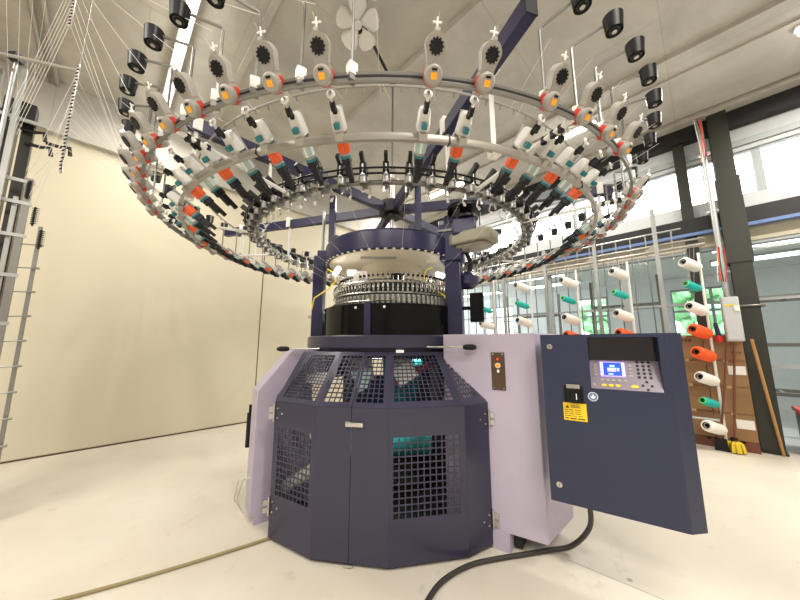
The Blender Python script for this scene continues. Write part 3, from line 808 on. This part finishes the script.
# drive unit on the right post
du_ = G().m('purple').box((rx+.09,ry-.10,2.17),(.20,.18,.15),rot=rad(-15),bev=.02).build('drive_housing', mc)
pc = Vector((rx+.10, ry-.12, 0))
def disc(z0, z1, r, m_): g.m(m_).cyl(pc+Vector((0,0,z0)), pc+Vector((0,0,z1)), r, n=40)
g = G(); disc(2.245,2.40,.05,'black'); disc(2.315,2.325,.155,'black'); disc(2.325,2.337,.143,'alu'); disc(2.337,2.347,.155,'black'); disc(2.24,2.262,.10,'black')
g.build('drive_pulley', du_)
xf = Matrix.Translation((rx+.15,ry-.10,1.99))@Matrix.Rotation(rad(-38),4,'Z')
g = G().m('cover'); g.prism([(-.19,-.09),(-.12,-.13),(.15,-.13),(.20,-.08),(.20,.08),(.12,.13),(-.14,.13),(-.19,.08)], .03, .13, xf); g.prism([(-.15,-.07),(-.09,-.10),(.12,-.10),(.16,-.06),(.16,.06),(.09,.10),(-.11,.10),(-.15,.06)], 0, .03, xf)
cov = g.build('cover', du_); lab(cov, 'beige cover over the drive gears')
bv = cov.modifiers.new('Bevel','BEVEL'); bv.width=.015; bv.segments=3
g = G().m('alu').cyl((rx+.22,ry-.12,2.0),(rx+.22,ry-.12,2.33),.009).cyl((rx+.26,ry-.02,2.16),(rx+.42,ry+.02,2.18),.02).box((rx+.30,ry,2.18),(.10,.05,.05)); g.m('black').box((rx+.36,ry+.02,2.19),(.16,.05,.04)); g.build('linkage', du_)
# black monitor-like box behind post and fan grille
g = G().m('gloss').box((rx+.17,ry-.10,1.50),(.11,.04,.24),rot=rad(-20),bev=.006).box((rx+.10,ry-.04,1.5),(.1,.03,.03)); g.build('black_box', mc)
g = G().m('purple').lathe([(.05,0),(.09,.03),(.09,.10),(.05,.14)],20,xf=Matrix.Translation((rx+.13,ry+.02,1.68))); g.m('rub').tube([(rx+.13,ry,1.75),(rx+.16,ry,1.9),(rx+.12,ry,2.0)],.02,8); g.build('motor', mc)
# yellow hoses
for s_ in ((.36,-.38,1),(-.56,-.30,-1)):
    x,y,q = s_
    G().m('yellowtube').tube([(x,y,1.86),(x-q*.06,y,1.83),(x-q*.08,y,1.76),(x-q*.02,y-.02,1.68),(x+q*.10,y-.02,1.60),(x+q*.12,y-.02,1.5)], .006, 6).build('air_hose', mc)
# spider: posts, hub, six arms
for az in (-152,-68,28,100):
    a_ = rad(az); x,y = .605*math.cos(a_), .605*math.sin(a_)
    g = G().m('purple').box((x,y,2.33),(.052,.052,.44)); g.box((x*.90,y*.90,2.135),(.18,.06,.045),rot=a_+(.9 if az<-100 else -.7 if az<0 else 0)); g.build('arm_post', mc)
g = G().m('blacksteel').cyl((0,0,2.50),(0,0,2.62),.13,n=28).cyl((0,0,2.46),(0,0,2.50),.08,n=20); g.m('steel').cyl((0,0,2.02),(0,0,3.0),.022,n=12).cyl((0,0,2.86),(0,0,2.88),.07,n=20).cyl((0,0,2.96),(0,0,3.0),.06,.03,n=20); g.m('zinc').cyl((0,0,3.0),(0,0,4.02),.011,n=8)
g.build('hub', mc)
ZO = 2.185; ZM = 2.09; ZI = 2.165; RO = 1.90; RMID = 1.70; RI = 1.22
ARM = [(-72,1.93),(-135,1.72),(163,2.10),(108,1.95),(48,1.95),(-12,1.95)]
for k_, (az, L_) in enumerate(ARM):
    a_ = rad(az); d_ = Vector((math.cos(a_),math.sin(a_),0))
    g = G().m('purple').box(d_*(L_/2+.03)+Vector((0,0,2.55)),(L_,.055,.085),rot=a_)
    g.m('blacksteel').box(d_*(L_+.031)+Vector((0,0,2.55)),(.006,.058,.088),rot=a_)
    arm = g.build('spider_arm', mc)
    for R_, zz in ((RI,ZI),(RMID-.02,ZM),(RO-.02,ZO)):
        if R_ > L_ or (az == -72 and R_ > 1.8): continue
        pl_ = d_*R_
        g = G().m('white').cyl(pl_+Vector((0,0,zz-.03)),pl_+Vector((0,0,2.62)),.012,n=8); g.box(pl_+Vector((0,0,2.565)),(.05,.075,.11),rot=a_); g.box(pl_+Vector((0,0,zz)),(.045,.045,.05),rot=a_)
        g.build('hanger', arm)
# radial white struts between outer and middle rings
for az in (-64,-120,-160,-32,20,70,120,170):
    d_ = Vector((math.cos(rad(az)),math.sin(rad(az)),0))
    g = G().m('white').cyl(d_*1.90+Vector((0,0,2.17)),d_*1.23+Vector((0,0,2.15)),.012,n=8)
    g.m('black'); 
    for R_ in (1.8,1.84,1.75): g.cyl(d_*R_+Vector((0,0,2.18)),d_*R_+Vector((.0,0,2.15)),.015,n=8)
    g.build('ring_strut', mc)
# rings
ZR = 2.15
g = G().m('zinc').ring(RO,ZO+.012,.0095,120,8).ring(RO,ZO-.014,.0095,120,8).m('rub').ring(RO+.004,ZO-.001,.006,120,6); g.build('outer_ring', mc)
g = G().m('rail').lathe([(1.69,ZM-.017),(1.71,ZM-.017),(1.715,ZM),(1.71,ZM+.017),(1.69,ZM+.017)],120,close=True); g.m('black')
for i in range(12):
    an = rad(30*i-80); g.box((1.70*math.cos(an),1.70*math.sin(an),ZM),(.032,.006,.040),rot=an)
g.build('middle_ring', mc)
g = G().m('zinc').ring(RI,ZI-.01,.015,110,8); g.m('black').ring(RI+.05,ZI+.02,.006,110,6).ring(RI+.09,ZI+.03,.006,110,6); g.build('inner_ring', mc)
g = G().m('greyp').ring(1.64,2.40,.006,120,6); g.m('zinc')
for i in range(120):
    an = 2*PI*i/120; g.cyl((1.64*math.cos(an),1.64*math.sin(an),2.40),(1.63*math.cos(an),1.63*math.sin(an),2.375),.003,n=5)
g.build('air_line_ring', mc)
# --- storage feeders on the outer ring
def outline():
    pts = []
    for i in range(13):
        a_ = rad(-80+160*i/12); pts.append((.108+.052*math.cos(a_), .045*math.sin(a_)))
    pts += [(.074,.031),(.054,.028)]
    for i in range(11):
        a_ = rad(60+240*i/10); pts.append((.016+.039*math.cos(a_), .039*math.sin(a_)))
    pts += [(.054,-.028),(.074,-.031)]
    return pts
SF = Matrix.Scale(.88,4)
g = G(SF).m('sfbody').prism(outline(), 0, .040, smooth=True)
g.m('greyp').prism([(x*.94+.005,y*.86) for x,y in outline()], -.006, 0, smooth=True)
g.m('greyp').box((.0,0,.055),(.05,.04,.05),bev=.004)
sf = g.build('storage_feeder', mc)
g = G(SF).m('black').cyl((.110,0,-.011),(.110,0,-.006),.025,n=24)
for i in range(12):
    a_ = 2*PI*i/12; g.box((.110+.026*math.cos(a_),.026*math.sin(a_),-.009),(.008,.006,.006),rot=a_)
g.build('gear', sf)
g = G(SF).m('greyp').lathe([(0,-.024),(.030,-.024),(.037,-.018),(.039,0)],24,xf=Matrix.Translation((.018,0,0))); g.m('black').box((.036,0,-.0245),(.009,.022,.002)); g.build('cap', sf)
lab(G(SF).m('olabel').box((.014,0,-.0255),(.024,.026,.002)).build('sticker', sf), 'orange square sticker')
g = G(SF).m('red').prism([(.016+.0405*math.cos(rad(30+300*i/14)), .0405*math.sin(rad(30+300*i/14))) for i in range(15)]+[(.056,-.031),(.056,.031)], .006, .034, smooth=True)
g.build('tape_band', sf)
g = G(SF@Matrix.Translation((-.018,0,0))).m('white').cyl((.176,0,.012),(.205,0,.030),.004,n=7).cyl((.205,-.018,.032),(.205,.018,.032),.004,n=7).cyl((.205,0,.030),(.222,0,.036),.0035,n=6); g.m('steel').box((.18,0,.012),(.016,.02,.02)); g.build('tension_pin', sf)
for _ in ring_copies(sf, RO+.015, ZO-.02, 60, -48, skip=(0,30,3,8,9,46,47,48), shift=True): pass
# --- guide rods with black cups
g = G().m('white').box((0,0,.01),(.036,.034,.052),bev=.004); g.m('zinc').tube([(0,0,.03),(0,0,.33),(.008,0,.345),(.13,0,.365),(.16,0,.37)], .0065, 8); g.m('zinc').box((0,0,-.025),(.03,.03,.03))
gr = g.build('guide_rod', mc); CT = Matrix.Translation((-.055,0,-.035))
g = G(CT).m('black').lathe([(.0,-.026),(.026,-.028),(.032,-.036),(.038,.034),(.0,.036)],24,xf=Matrix.Translation((.215,0,.385)))
g.m('steel').cyl((.215,0,.345),(.215,0,.351),.010,n=10).cyl((.215,0,.42),(.215,0,.435),.005,n=6); g.m('rub').lathe([(.012,-.031),(.018,-.034),(.022,-.033)],20,xf=Matrix.Translation((.215,0,.385)))
g.build('cup', gr)
for _ in ring_copies(gr, RO, ZO+.02, 60, 0, skip=(0,1,2,30), off=.5, turn=True): pass
# --- middle ring yarn feeders (two spool colours)
def yfeeder(colr):
    YS = Matrix.Diagonal((1.25,1.05,.97,1))
    g = G(YS).m('housing'); g.box((-.030,0,.060),(.052,.056,.096),bev=.014,taper=.82)
    g.m('rail').box((-.004,0,0),(.03,.034,.034),bev=.003); g.m('greyp').box((-.060,0,.03),(.012,.036,.15),bev=.003)
    y = g.build('yarn_feeder', mc)
    g = G(YS).m('teal').box((.004,0,.045),(.022,.024,.026),bev=.005); g.build('knob', y)
    g = G(YS).m('black').cyl((-.012,0,.09),(.002,0,.135),.011,n=8).box((.0,0,.115),(.022,.018,.03),bev=.003); g.m('steel').cyl((.0,.0,.128),(-.004,0,.155),.006,n=7); g.build('eyelet_post', y)
    g = G(YS).m('white').cyl((-.004,0,.158),(.0,0,.163),.017,n=18); g.m('steel').cyl((.0,0,.166),(.003,0,.169),.007,n=8); g.build('yarn_disc', y)
    g = G(YS).m('greyp').lathe([(0,-.012),(.024,-.012),(.024,-.018),(.018,-.018),(.018,-.078),(.022,-.080),(.022,-.088),(0,-.088)],16,xf=Matrix.Translation((-.030,0,0)))
    for i in range(12):
        a_ = 2*PI*i/12; g.m(colr if i % 3 else ('redorange' if colr=='orange' else 'white')); g.cyl((-.030+.020*math.cos(a_),.020*math.sin(a_),-.020),(-.030+.020*math.cos(a_),.020*math.sin(a_),-.076),.0062,n=6)
    lab(g.build('spool', y), ('orange' if colr=='orange' else 'pale teal')+' yarn spool')
    g = G(YS).m('teal').cyl((-.030,0,-.088),(-.030,0,-.100),.024,n=16); g.m('black').box((-.034,0,-.115),(.040,.036,.04),bev=.006)
    g.box((-.036,0,-.165),(.030,.028,.07),bev=.006); g.box((-.044,0,-.205),(.016,.024,.06),bev=.004); g.build('nozzle', y)
    return y
fo = yfeeder('orange'); fp = yfeeder('paleteal')
use = {0:fo, 1:fp}; started = {0:False,1:False}
for i in range(60):
    if i in (0,3,9,10,30,52): continue
    c = (i + (1 if i > 30 else 0)) % 2; az = 2*PI*i/60-PI/2
    if 3 < i < 9: az = rad(-90+6*2.9+5.1*(i-3))
    if i > 52: az = rad(-90-6.1*(60-i))
    o = use[c] if not started[c] else copy_tree(use[c], mc); started[c] = True
    o.matrix_local = Matrix.Rotation(az,4,'Z')@Matrix.Translation((RMID+.01,0,ZM))@Matrix.Rotation(rad(54),4,'Y')
# --- inner ring guides
GS = Matrix.Scale(1.5,4)
g = G(GS).m('black').box((.02,0,.028),(.05,.026,.05),bev=.005).box((.05,0,.06),(.05,.014,.022),rot=Matrix.Rotation(rad(-30),4,'Y')); g.m('zinc').box((0,0,-.008),(.036,.024,.04))
g.m('alu').cyl((.035,0,.0),(.035,0,.05),.011,n=8)
yg = g.build('yarn_guide', mc)
g = G(GS).m('zinc').lathe([(.015,-.030),(.019,-.026),(.018,0),(.012,.0)],18,xf=Matrix.Translation((.022,0,0))); g.m('black').cyl((.022,0,-.012),(.022,0,-.008),.016,n=14); g.build('eyelet', yg)
g = G(GS).m('steel').tube([(-.015,.012,.0),(-.04,.012,-.01),(-.05,.012,-.035),(-.035,.012,-.045)],.0035,5).cyl((.0,-.008,-.02),(.0,-.008,-.05),.005,n=6); g.m('white').cyl((-.04,.012,-.042),(-.034,.012,-.055),.006,n=6); g.build('stop_wire', yg)
for _ in ring_copies(yg, RI+.01, ZI, 60, 0): pass
# --- yarns running down to the cylinder
g = G().m('thread')
for i in range(20):
    an = 2*PI*(i+.3)/20; g.cyl((1.22*math.cos(an),1.22*math.sin(an),ZI-.03),(.56*math.cos(an+.06),.56*math.sin(an+.06),1.78),.0007,n=4,caps=False)
yn = g.build('running_yarn', mc); yn['kind'] = 'stuff'
g = G().m('thread')
for i in range(60):
    an = 2*PI*i/60-PI/2
    for (ra,za,rb,zb,da) in ((2.04,ZO+.12,1.80,ZM+.12,0),(1.91,ZO,1.80,ZM+.10,.02)):
        g.cyl((ra*math.cos(an),ra*math.sin(an),za),(rb*math.cos(an+da),rb*math.sin(an+da),zb),.0008,n=4,caps=False)
yn = g.build('feed_yarn', mc); yn['kind'] = 'stuff'

# --- control cabinet (local frame: x along width, y outwards to the viewer, z up)
c0 = Vector((.790,1.705)); c1 = Vector((1.255,1.40)); cw = (c1-c0).length; yawc = math.atan2((c1-c0).y,(c1-c0).x)
CM = Matrix.Translation(L2(c0.x,c0.y,0)) @ Matrix.Rotation(yawc,4,'Z')
zb, zt, D = .40, 1.255, .13
x0, x1, zr = .402*cw, .915*cw, .98; cf = .955*cw; ex = cw+.045
g = G(CM).m('blue')
# front shell with recess (front at y=0, depth to +y)
def face(pts): g._add(pts, [tuple(range(len(pts)))])
zr2 = 1.238
face([(0,0,zb),(cf,0,zb),(cf,0,zr),(x1,0,zr),(x0,0,zr),(0,0,zr)])
face([(0,0,zr),(x0,0,zr),(x0,0,zr2),(0,0,zr2)]); face([(x1,0,zr),(cf,0,zr),(cf,0,zr2),(x1,0,zr2)])
face([(0,0,zr2),(x0,0,zr2),(x1,0,zr2),(cf,0,zr2),(cf,0,zt),(0,0,zt)])
face([(x0,0,zr),(x0,.09,1.12),(x0,.09,zr2),(x0,0,zr2)]); face([(x1,0,zr),(x1,0,zr2),(x1,.09,zr2),(x1,.09,1.12)])
face([(x0,0,zr2),(x0,.09,zr2),(x1,.09,zr2),(x1,0,zr2)])
rim = [(0,0),(cf,0),(cf+.012,.003),(cf+.030,.020),(ex,.055),(ex+.005,D),(0,D)]
for i in range(len(rim)):
    p, q = rim[i], rim[(i+1)%len(rim)]
    if i == 0: continue
    face([(*p,zb),(*q,zb),(*q,zt),(*p,zt)])
face([(*p,zt) for p in rim]); face([(*p,zb) for p in rim])
g.m('recess'); face([(x0,.09,1.12),(x1,.09,1.12),(x1,.09,zr2),(x0,.09,zr2)])
cb = g.build('control_cabinet', mc)
lab(cb, 'dark blue control cabinet with screen and keypad')
g = G(CM).m('palegrey').box((cw/2+.03,D+.05,(zb+zt)/2),(cw+.055,.09,zt-zb-.01),bev=.008); lab(g.build('cabinet_back', mc),'pale grey rear housing of the control cabinet')
g = G(CM).m('lav').box((.10,D+.16,.85),(.10,.2,.14)); g.build('cabinet_arm', mc)
# keypad plane
kp = [Vector((x0,0,zr)),Vector((x1,0,zr)),Vector((x1,.09,1.12)),Vector((x0,.09,1.12))]
kx = Vector((1,0,0)); kz = (kp[3]-kp[0]); KH = kz.length; kz.normalize(); kn = kx.cross(kz); 
KM = CM @ Matrix((( kx.x,kz.x,kn.x,x0),(kx.y,kz.y,kn.y,0),(kx.z,kz.z,kn.z,zr),(0,0,0,1)))
if (KM.to_3x3() @ Vector((0,0,1))).y > 0: KM = KM @ Matrix.Diagonal((1,1,-1,1))
KW = x1-x0
g = G(KM).m('keypad').box((KW/2,KH/2,-.001),(KW-.002,KH-.002,.006)); g.build('keypad', cb)
def K(u,v): return (u*KW, v*KH)   # u 0..1 left-right, v 0..1 bottom-top
sx0,sy0 = K(.16,.42); sx1,sy1 = K(.53,.93)
g = G(KM).m('lcdp').box(((sx0+sx1)/2,(sy0+sy1)/2,.003),(sx1-sx0,sy1-sy0,.003)); g.m('lcd').box(((sx0+sx1)/2,(sy0+sy1)/2,.0045),((sx1-sx0)*.72,(sy1-sy0)*.86,.002))
sw, sh = sx1-sx0, sy1-sy0
g.m('lcdl')
for i in range(4):
    for xx in (.075,.925): g.box((sx0+sw*xx,sy0+sh*(.17+.22*i),.005),(sw*.09,sh*.15,.002))
g.box((sx0+sw*.50,sy0+sh*.70,.006),(sw*.20,sh*.12,.001)); g.box((sx0+sw*.47,sy0+sh*.50,.006),(sw*.34,sh*.14,.001)); g.box((sx0+sw*.46,sy0+sh*.40,.006),(sw*.30,sh*.05,.001)); g.box((sx0+sw*.42,sy0+sh*.16,.006),(sw*.2,sh*.07,.001)); g.box((sx0+sw*.72,sy0+sh*.47,.006),(sw*.1,sh*.2,.001))
g.m('lcdp').box((sx0+sw*.47,sy0+sh*.34,.0062),(sw*.36,sh*.08,.001))
g.build('screen', cb)
def button(u,v,rx_,ry_,m_,nm='button'):
    x,y = K(u,v); g = G(KM).m(m_); k = 14
    g.prism([(x+rx_*math.cos(2*PI*i/k), y+ry_*math.sin(2*PI*i/k)) for i in range(k)], .0, .005); return g.build(nm, cb)
for i in range(5): button(.18+.083*i,.30,.0075,.0065,'greyp')
for i in range(3): button(.20+.10*i,.13,.011,.0065,'yellow','function_button')
button(.63,.13,.016,.0075,'yellow','function_button'); button(.055,.13,.006,.006,'greyp')
for i in range(4): button(.085,.47+.11*i,.006,.006,'greyp'); button(.605,.47+.11*i,.007,.007,'greyp')
for r_ in range(5):
    for c_2 in range(3): button(.71+.078*c_2,.44+.125*r_,.0065,.0065,'black','key')
for (u,v) in ((.80,.30),(.80,.06),(.74,.18),(.86,.18)): button(u,v,.006,.0055,'black','key')
# items on the cabinet front
CM0 = CM; CM = CM @ Matrix.Translation((.018,0,-.020))
g = G(CM).m('black').box((.125,-.006,.965),(.085,.012,.085),bev=.004).cyl((.125,-.01,.96),(.125,-.035,.96),.036,n=24); g.box((.125,-.042,.96),(.022,.018,.058),bev=.004)
sw_ = g.build('rotary_switch', cb); g = G(CM).m('greyp').box((.125,-.013,1.005),(.060,.003,.020)); g.build('nameplate', sw_); G(CM).m('lightink').box((.140,-.052,.96),(.004,.002,.03)).build('pointer', sw_)
g = G(CM).m('yellow').box((.125,-.0015,.876),(.105,.003,.088)); yl = g.build('warning_label', cb); lab(yl,'yellow warning label with fine dark text')
g = G(CM).m('ink')
X0=.078; 
g.prism([(X0+.004,.893),(X0+.022,.893),(X0+.013,.910)],0,.001,Matrix(((1,0,0,0),(0,0,-1,-.0032),(0,1,0,0),(0,0,0,1)))); 
g.box((.100,-.0033,.906),(.002,.001,.002)); g.box((X0+.04+.01,-.0033,.905),(.04,.001,.003)).box((X0+.052,-.0033,.898),(.045,.001,.003))
for j, ws in enumerate([(.014,.02,.03),(.022,.012,.026),(.012,.026,.022),(.03,.018,.02)]):
    xx = X0
    for w_ in ws: g.box((xx+w_/2,-.0033,.885-j*.010),(w_,.001,.0028)); xx += w_+.006
for w_, xx in ((.016,X0),(.030,X0+.022),(.032,X0+.058)): g.box((xx+w_/2,-.0033,.842),(w_,.001,.006))
g.build('printed_text', yl)
CM = CM0
g = G(CM); g.m('lightink').cyl((.228,-.0005,.94),(.228,-.0025,.94),.022,n=28); g.m('lcd') if 0 else g.m('bluerail'); g.cyl((.228,-.0025,.94),(.228,-.0032,.94),.019,n=28)
sr = g.build('round_sticker', cb); lab(sr,'round blue sticker with a white pictogram')
g = G(CM).m('lightink'); X=Matrix(((1,0,0,.228),(0,0,-1,-.0033),(0,1,0,.94),(0,0,0,1)))
g.prism([(-.004,.010),(.003,.011),(.004,.004),(.012,.002),(.010,-.004),(.003,-.011),(-.006,-.009),(-.012,-.002),(-.009,.002),(-.003,0)],0,.001,X); g.build('pictogram', sr)
for (x,z) in ((.045,1.19),(.045,.485)):
    g = G(CM).m('steel').cyl((x,0,z),(x,-.006,z),.014,n=20).cyl((x,-.006,z),(x,-.009,z),.009,n=16); g.m('black').box((x,-.0095,z),(.003,.002,.012)); g.build('lock', cb)

# ------------------------------------------------------------------ fan on the rod
fn = empty('ceiling_fan', (CX, CY, 4.02))
fc = Vector((-.385-CX, 2.35-CY, .08))
g = G().m('blacksteel').cyl((0,0,-.03),(0,0,.05),.035,n=12).tube([(0,0,.02),(-.05,-.10,.02),fc+Vector((.10,.16,.03)),fc+Vector((.05,.1,.02))], .016, 8).cyl(fc+Vector((.04,.09,.03)),fc+Vector((.0,.02,.0)),.045,.04,n=16)
g.build('arm', fn)
axis = Vector((.12,-.62,-.77)).normalized(); FM = Matrix.Translation(fc)@axis.to_track_quat('Z','Y').to_matrix().to_4x4()
G(FM).m('white').lathe([(0,.035),(.02,.032),(.034,.02),(.036,-.01),(0,-.01)],20).build('fan_hub', fn)
for i in range(5):
    a_ = 2*PI*i/5+.3; g = G(FM@Matrix.Rotation(a_,4,'Z')).m('white'); V=[];F=[]
    prof = [(.030,.018),(.06,.036),(.10,.066),(.135,.080),(.165,.077),(.188,.055),(.20,.0)]
    for (r_,w_) in prof:
        for s_ in (-1,-.5,0,.5,1): V.append((r_, s_*w_+.012, s_*w_*.42))
    for j in range(len(prof)-1):
        for k in range(4): F.append((j*5+k,j*5+k+1,(j+1)*5+k+1,(j+1)*5+k))
    g._add(V,F,True); g.build('blade', fn, thick=.003)
tag(fn, 'white five-blade fan on a dark rod above the machine hub', 'fan')
tag(mc, 'large circular knitting machine, navy mesh-windowed cabinet under three rings of yarn feeders', 'knitting machine')

# ------------------------------------------------------------------ yarns from the left creel to the machine
def yarn(p, q, label, group, r=.0016, sag=.01):
    p = Vector(p); q = Vector(q); pts = [p.lerp(q,t/6)-Vector((0,0,sag*4*(t/6)*(1-t/6))) for t in range(7)]
    o = G().m('thread').tube(pts, r, 5).build('yarn', recenter=True); tag(o, label, 'yarn', group)
def ringpt(azdeg, R=2.15, z=2.20): a_ = rad(azdeg); return (CX+R*math.cos(a_), CY+R*math.sin(a_), z)
E1 = [(-2.80,2.08,2.37),(-2.78,2.11,2.23),(-2.76,2.12,2.10)]
for i in range(7):
    src = Vector(E1[i%3])+Vector((0,0,.02*i)); z = 2.45+.09*i
    yarn(src, (S2.x,S2.y,z), 'thin white yarn rising from the left frame to the lower hanging eyelet strip', 'yarns up to the lower eyelet strip', .0013)
for i in range(6):
    yarn((-2.86-.02*i,2.03,2.75+.03*i), (S1.x,S1.y,3.28+.1*i), 'thin white yarn rising from the left frame to the highest hanging eyelet strip', 'yarns up to the highest eyelet strip', .0013)
for i in range(8):
    yarn((S2.x,S2.y,2.42+.07*i), ringpt(-156-6*(7-i),2.02,2.33), 'thin white yarn running from the lower eyelet strip down to the outer feeder ring', 'yarns from the lower strip to the ring', .0009)
for i in range(11):
    yarn((S1.x,S1.y,3.26+.07*i), ringpt(-150+6*i,2.02,2.36), 'thin white yarn running from the highest eyelet strip down across to the feeder ring', 'yarns from the highest strip to the ring', .0009)
for i in range(5):
    yarn((-2.9+.05*i,1.95,2.9+.05*i), (-2.45+.14*i,1.30,4.28), 'thin white yarn rising from the left frame toward the ceiling', 'yarns rising to the ceiling', .0008)
# yarns above the right creel
for si, (x, y, zs, cs, wl) in enumerate(CN[:4]):
    for k in range(3):
        yarn((x+.0+.03*k, y, zs[k]+.01), (x+.12+.05*k, y+.06, 2.42+.0*k), 'thin yarn running up from a cone to the pale top rail', 'yarns above the cones', .0011, 0)

# ------------------------------------------------------------------ cables on the floor
def curve_pts(ctrl, n=10):
    P_ = [Vector(p) for p in ctrl]; out = []
    for i in range(len(P_)-1):
        p0 = P_[max(i-1,0)]; p1 = P_[i]; p2 = P_[i+1]; p3 = P_[min(i+2,len(P_)-1)]
        for k in range(n):
            t = k/n; out.append(.5*((2*p1)+(-p0+p2)*t+(2*p0-5*p1+4*p2-p3)*t*t+(-p0+3*p1-3*p2+p3)*t*t*t))
    out.append(P_[-1]); return out
g = G().m('cable'); g.tube(curve_pts([(.99,1.71,.40),(1.035,1.80,.22),(1.0,1.93,.05),(.874,1.947,.016),(.715,1.914,.014),(.55,1.88,.013),(.381,1.829,.013),(.23,1.731,.013),(.143,1.622,.013),(.09,1.5,.013),(.04,1.3,.013)]), .013, 10)
tag(g.build('power_cable', recenter=True), 'thick dark cable curving across the floor from under the control cabinet', 'cable')
g = G().m('cable2'); g.tube(curve_pts([(-.80,2.085,.012),(-.85,2.04,.010),(-1.117,1.874,.009),(-1.376,1.725,.009),(-1.579,1.622,.009),(-1.9,1.48,.009)]), .009, 8)
tag(g.build('air_hose', recenter=True), 'thin khaki hose on the floor running left from the machine cabinet', 'hose')
# floor joint
g = G().m('greyp'); p,q = Vector((.95,1.89,0)), Vector((2.1,.88,0)); d_ = (q-p).normalized(); s_ = Vector((-d_.y,d_.x,0))*.0022
g.plate([p-s_,q-s_,q+s_,p+s_],(0,0,.0008)); struct(g.build('trim_15'))
g = G().m('greyp').prism([(1.17,1.735),(1.19,1.73),(1.20,1.75),(1.18,1.76)],0,.0008); struct(g.build('trim_16'))

# ------------------------------------------------------------------ world, camera, lights
w = bpy.data.worlds.new('World'); scn.world = w; w.use_nodes = True
bg = w.node_tree.nodes['Background']; bg.inputs[0].default_value = (.93,.96,1,1); bg.inputs[1].default_value = 5
LP = 100
def area(name, loc, rot, sx, sy, pw, colr):
    l = bpy.data.lights.new(name, 'AREA'); l.shape = 'RECTANGLE'; l.size = sx; l.size_y = sy; l.energy = pw; l.color = colr
    o = bpy.data.objects.new(name, l); COL.objects.link(o); o.location = loc; o.rotation_euler = rot; return o
for i, (aa, bb, ln, pw) in enumerate([(3.7,.26,2.3,LP*.35), (1.15,4.47,.8,LP*.35), (3.2,4.47,.9,LP*.4), (4.55,4.47,.9,LP*.4), (-1.6,.26,2,LP), (-1.6,-2.6,2,LP), (2.0,-2.6,2,LP), (-1.9,4.47,2,LP)]):  # last four belong to the added unseen tubes
    o = area('tube_light', W(aa,bb,CEIL-.175), (0,0,ROT), .06, ln, pw, (1,.95,.86))
area('inner_fill_light', (CX+.0, CY-.36, 1.085), (0,0,0), .5, .04, 4, (1,.97,.92))  # added fill light that brightens the interior behind the mesh
cam = bpy.data.cameras.new('Camera'); co = bpy.data.objects.new('Camera', cam); COL.objects.link(co)
cam.sensor_width = 36; cam.lens = 36*300/800; cam.clip_start = .02
co.location = (0,0,1.2); co.rotation_euler = (rad(90+8.5),0,0); scn.camera = co
scn.view_settings.view_transform = 'Standard'; scn.view_settings.look = 'None'; scn.view_settings.gamma = 1
scn.view_settings.use_curve_mapping = False; scn.view_settings.exposure = .44
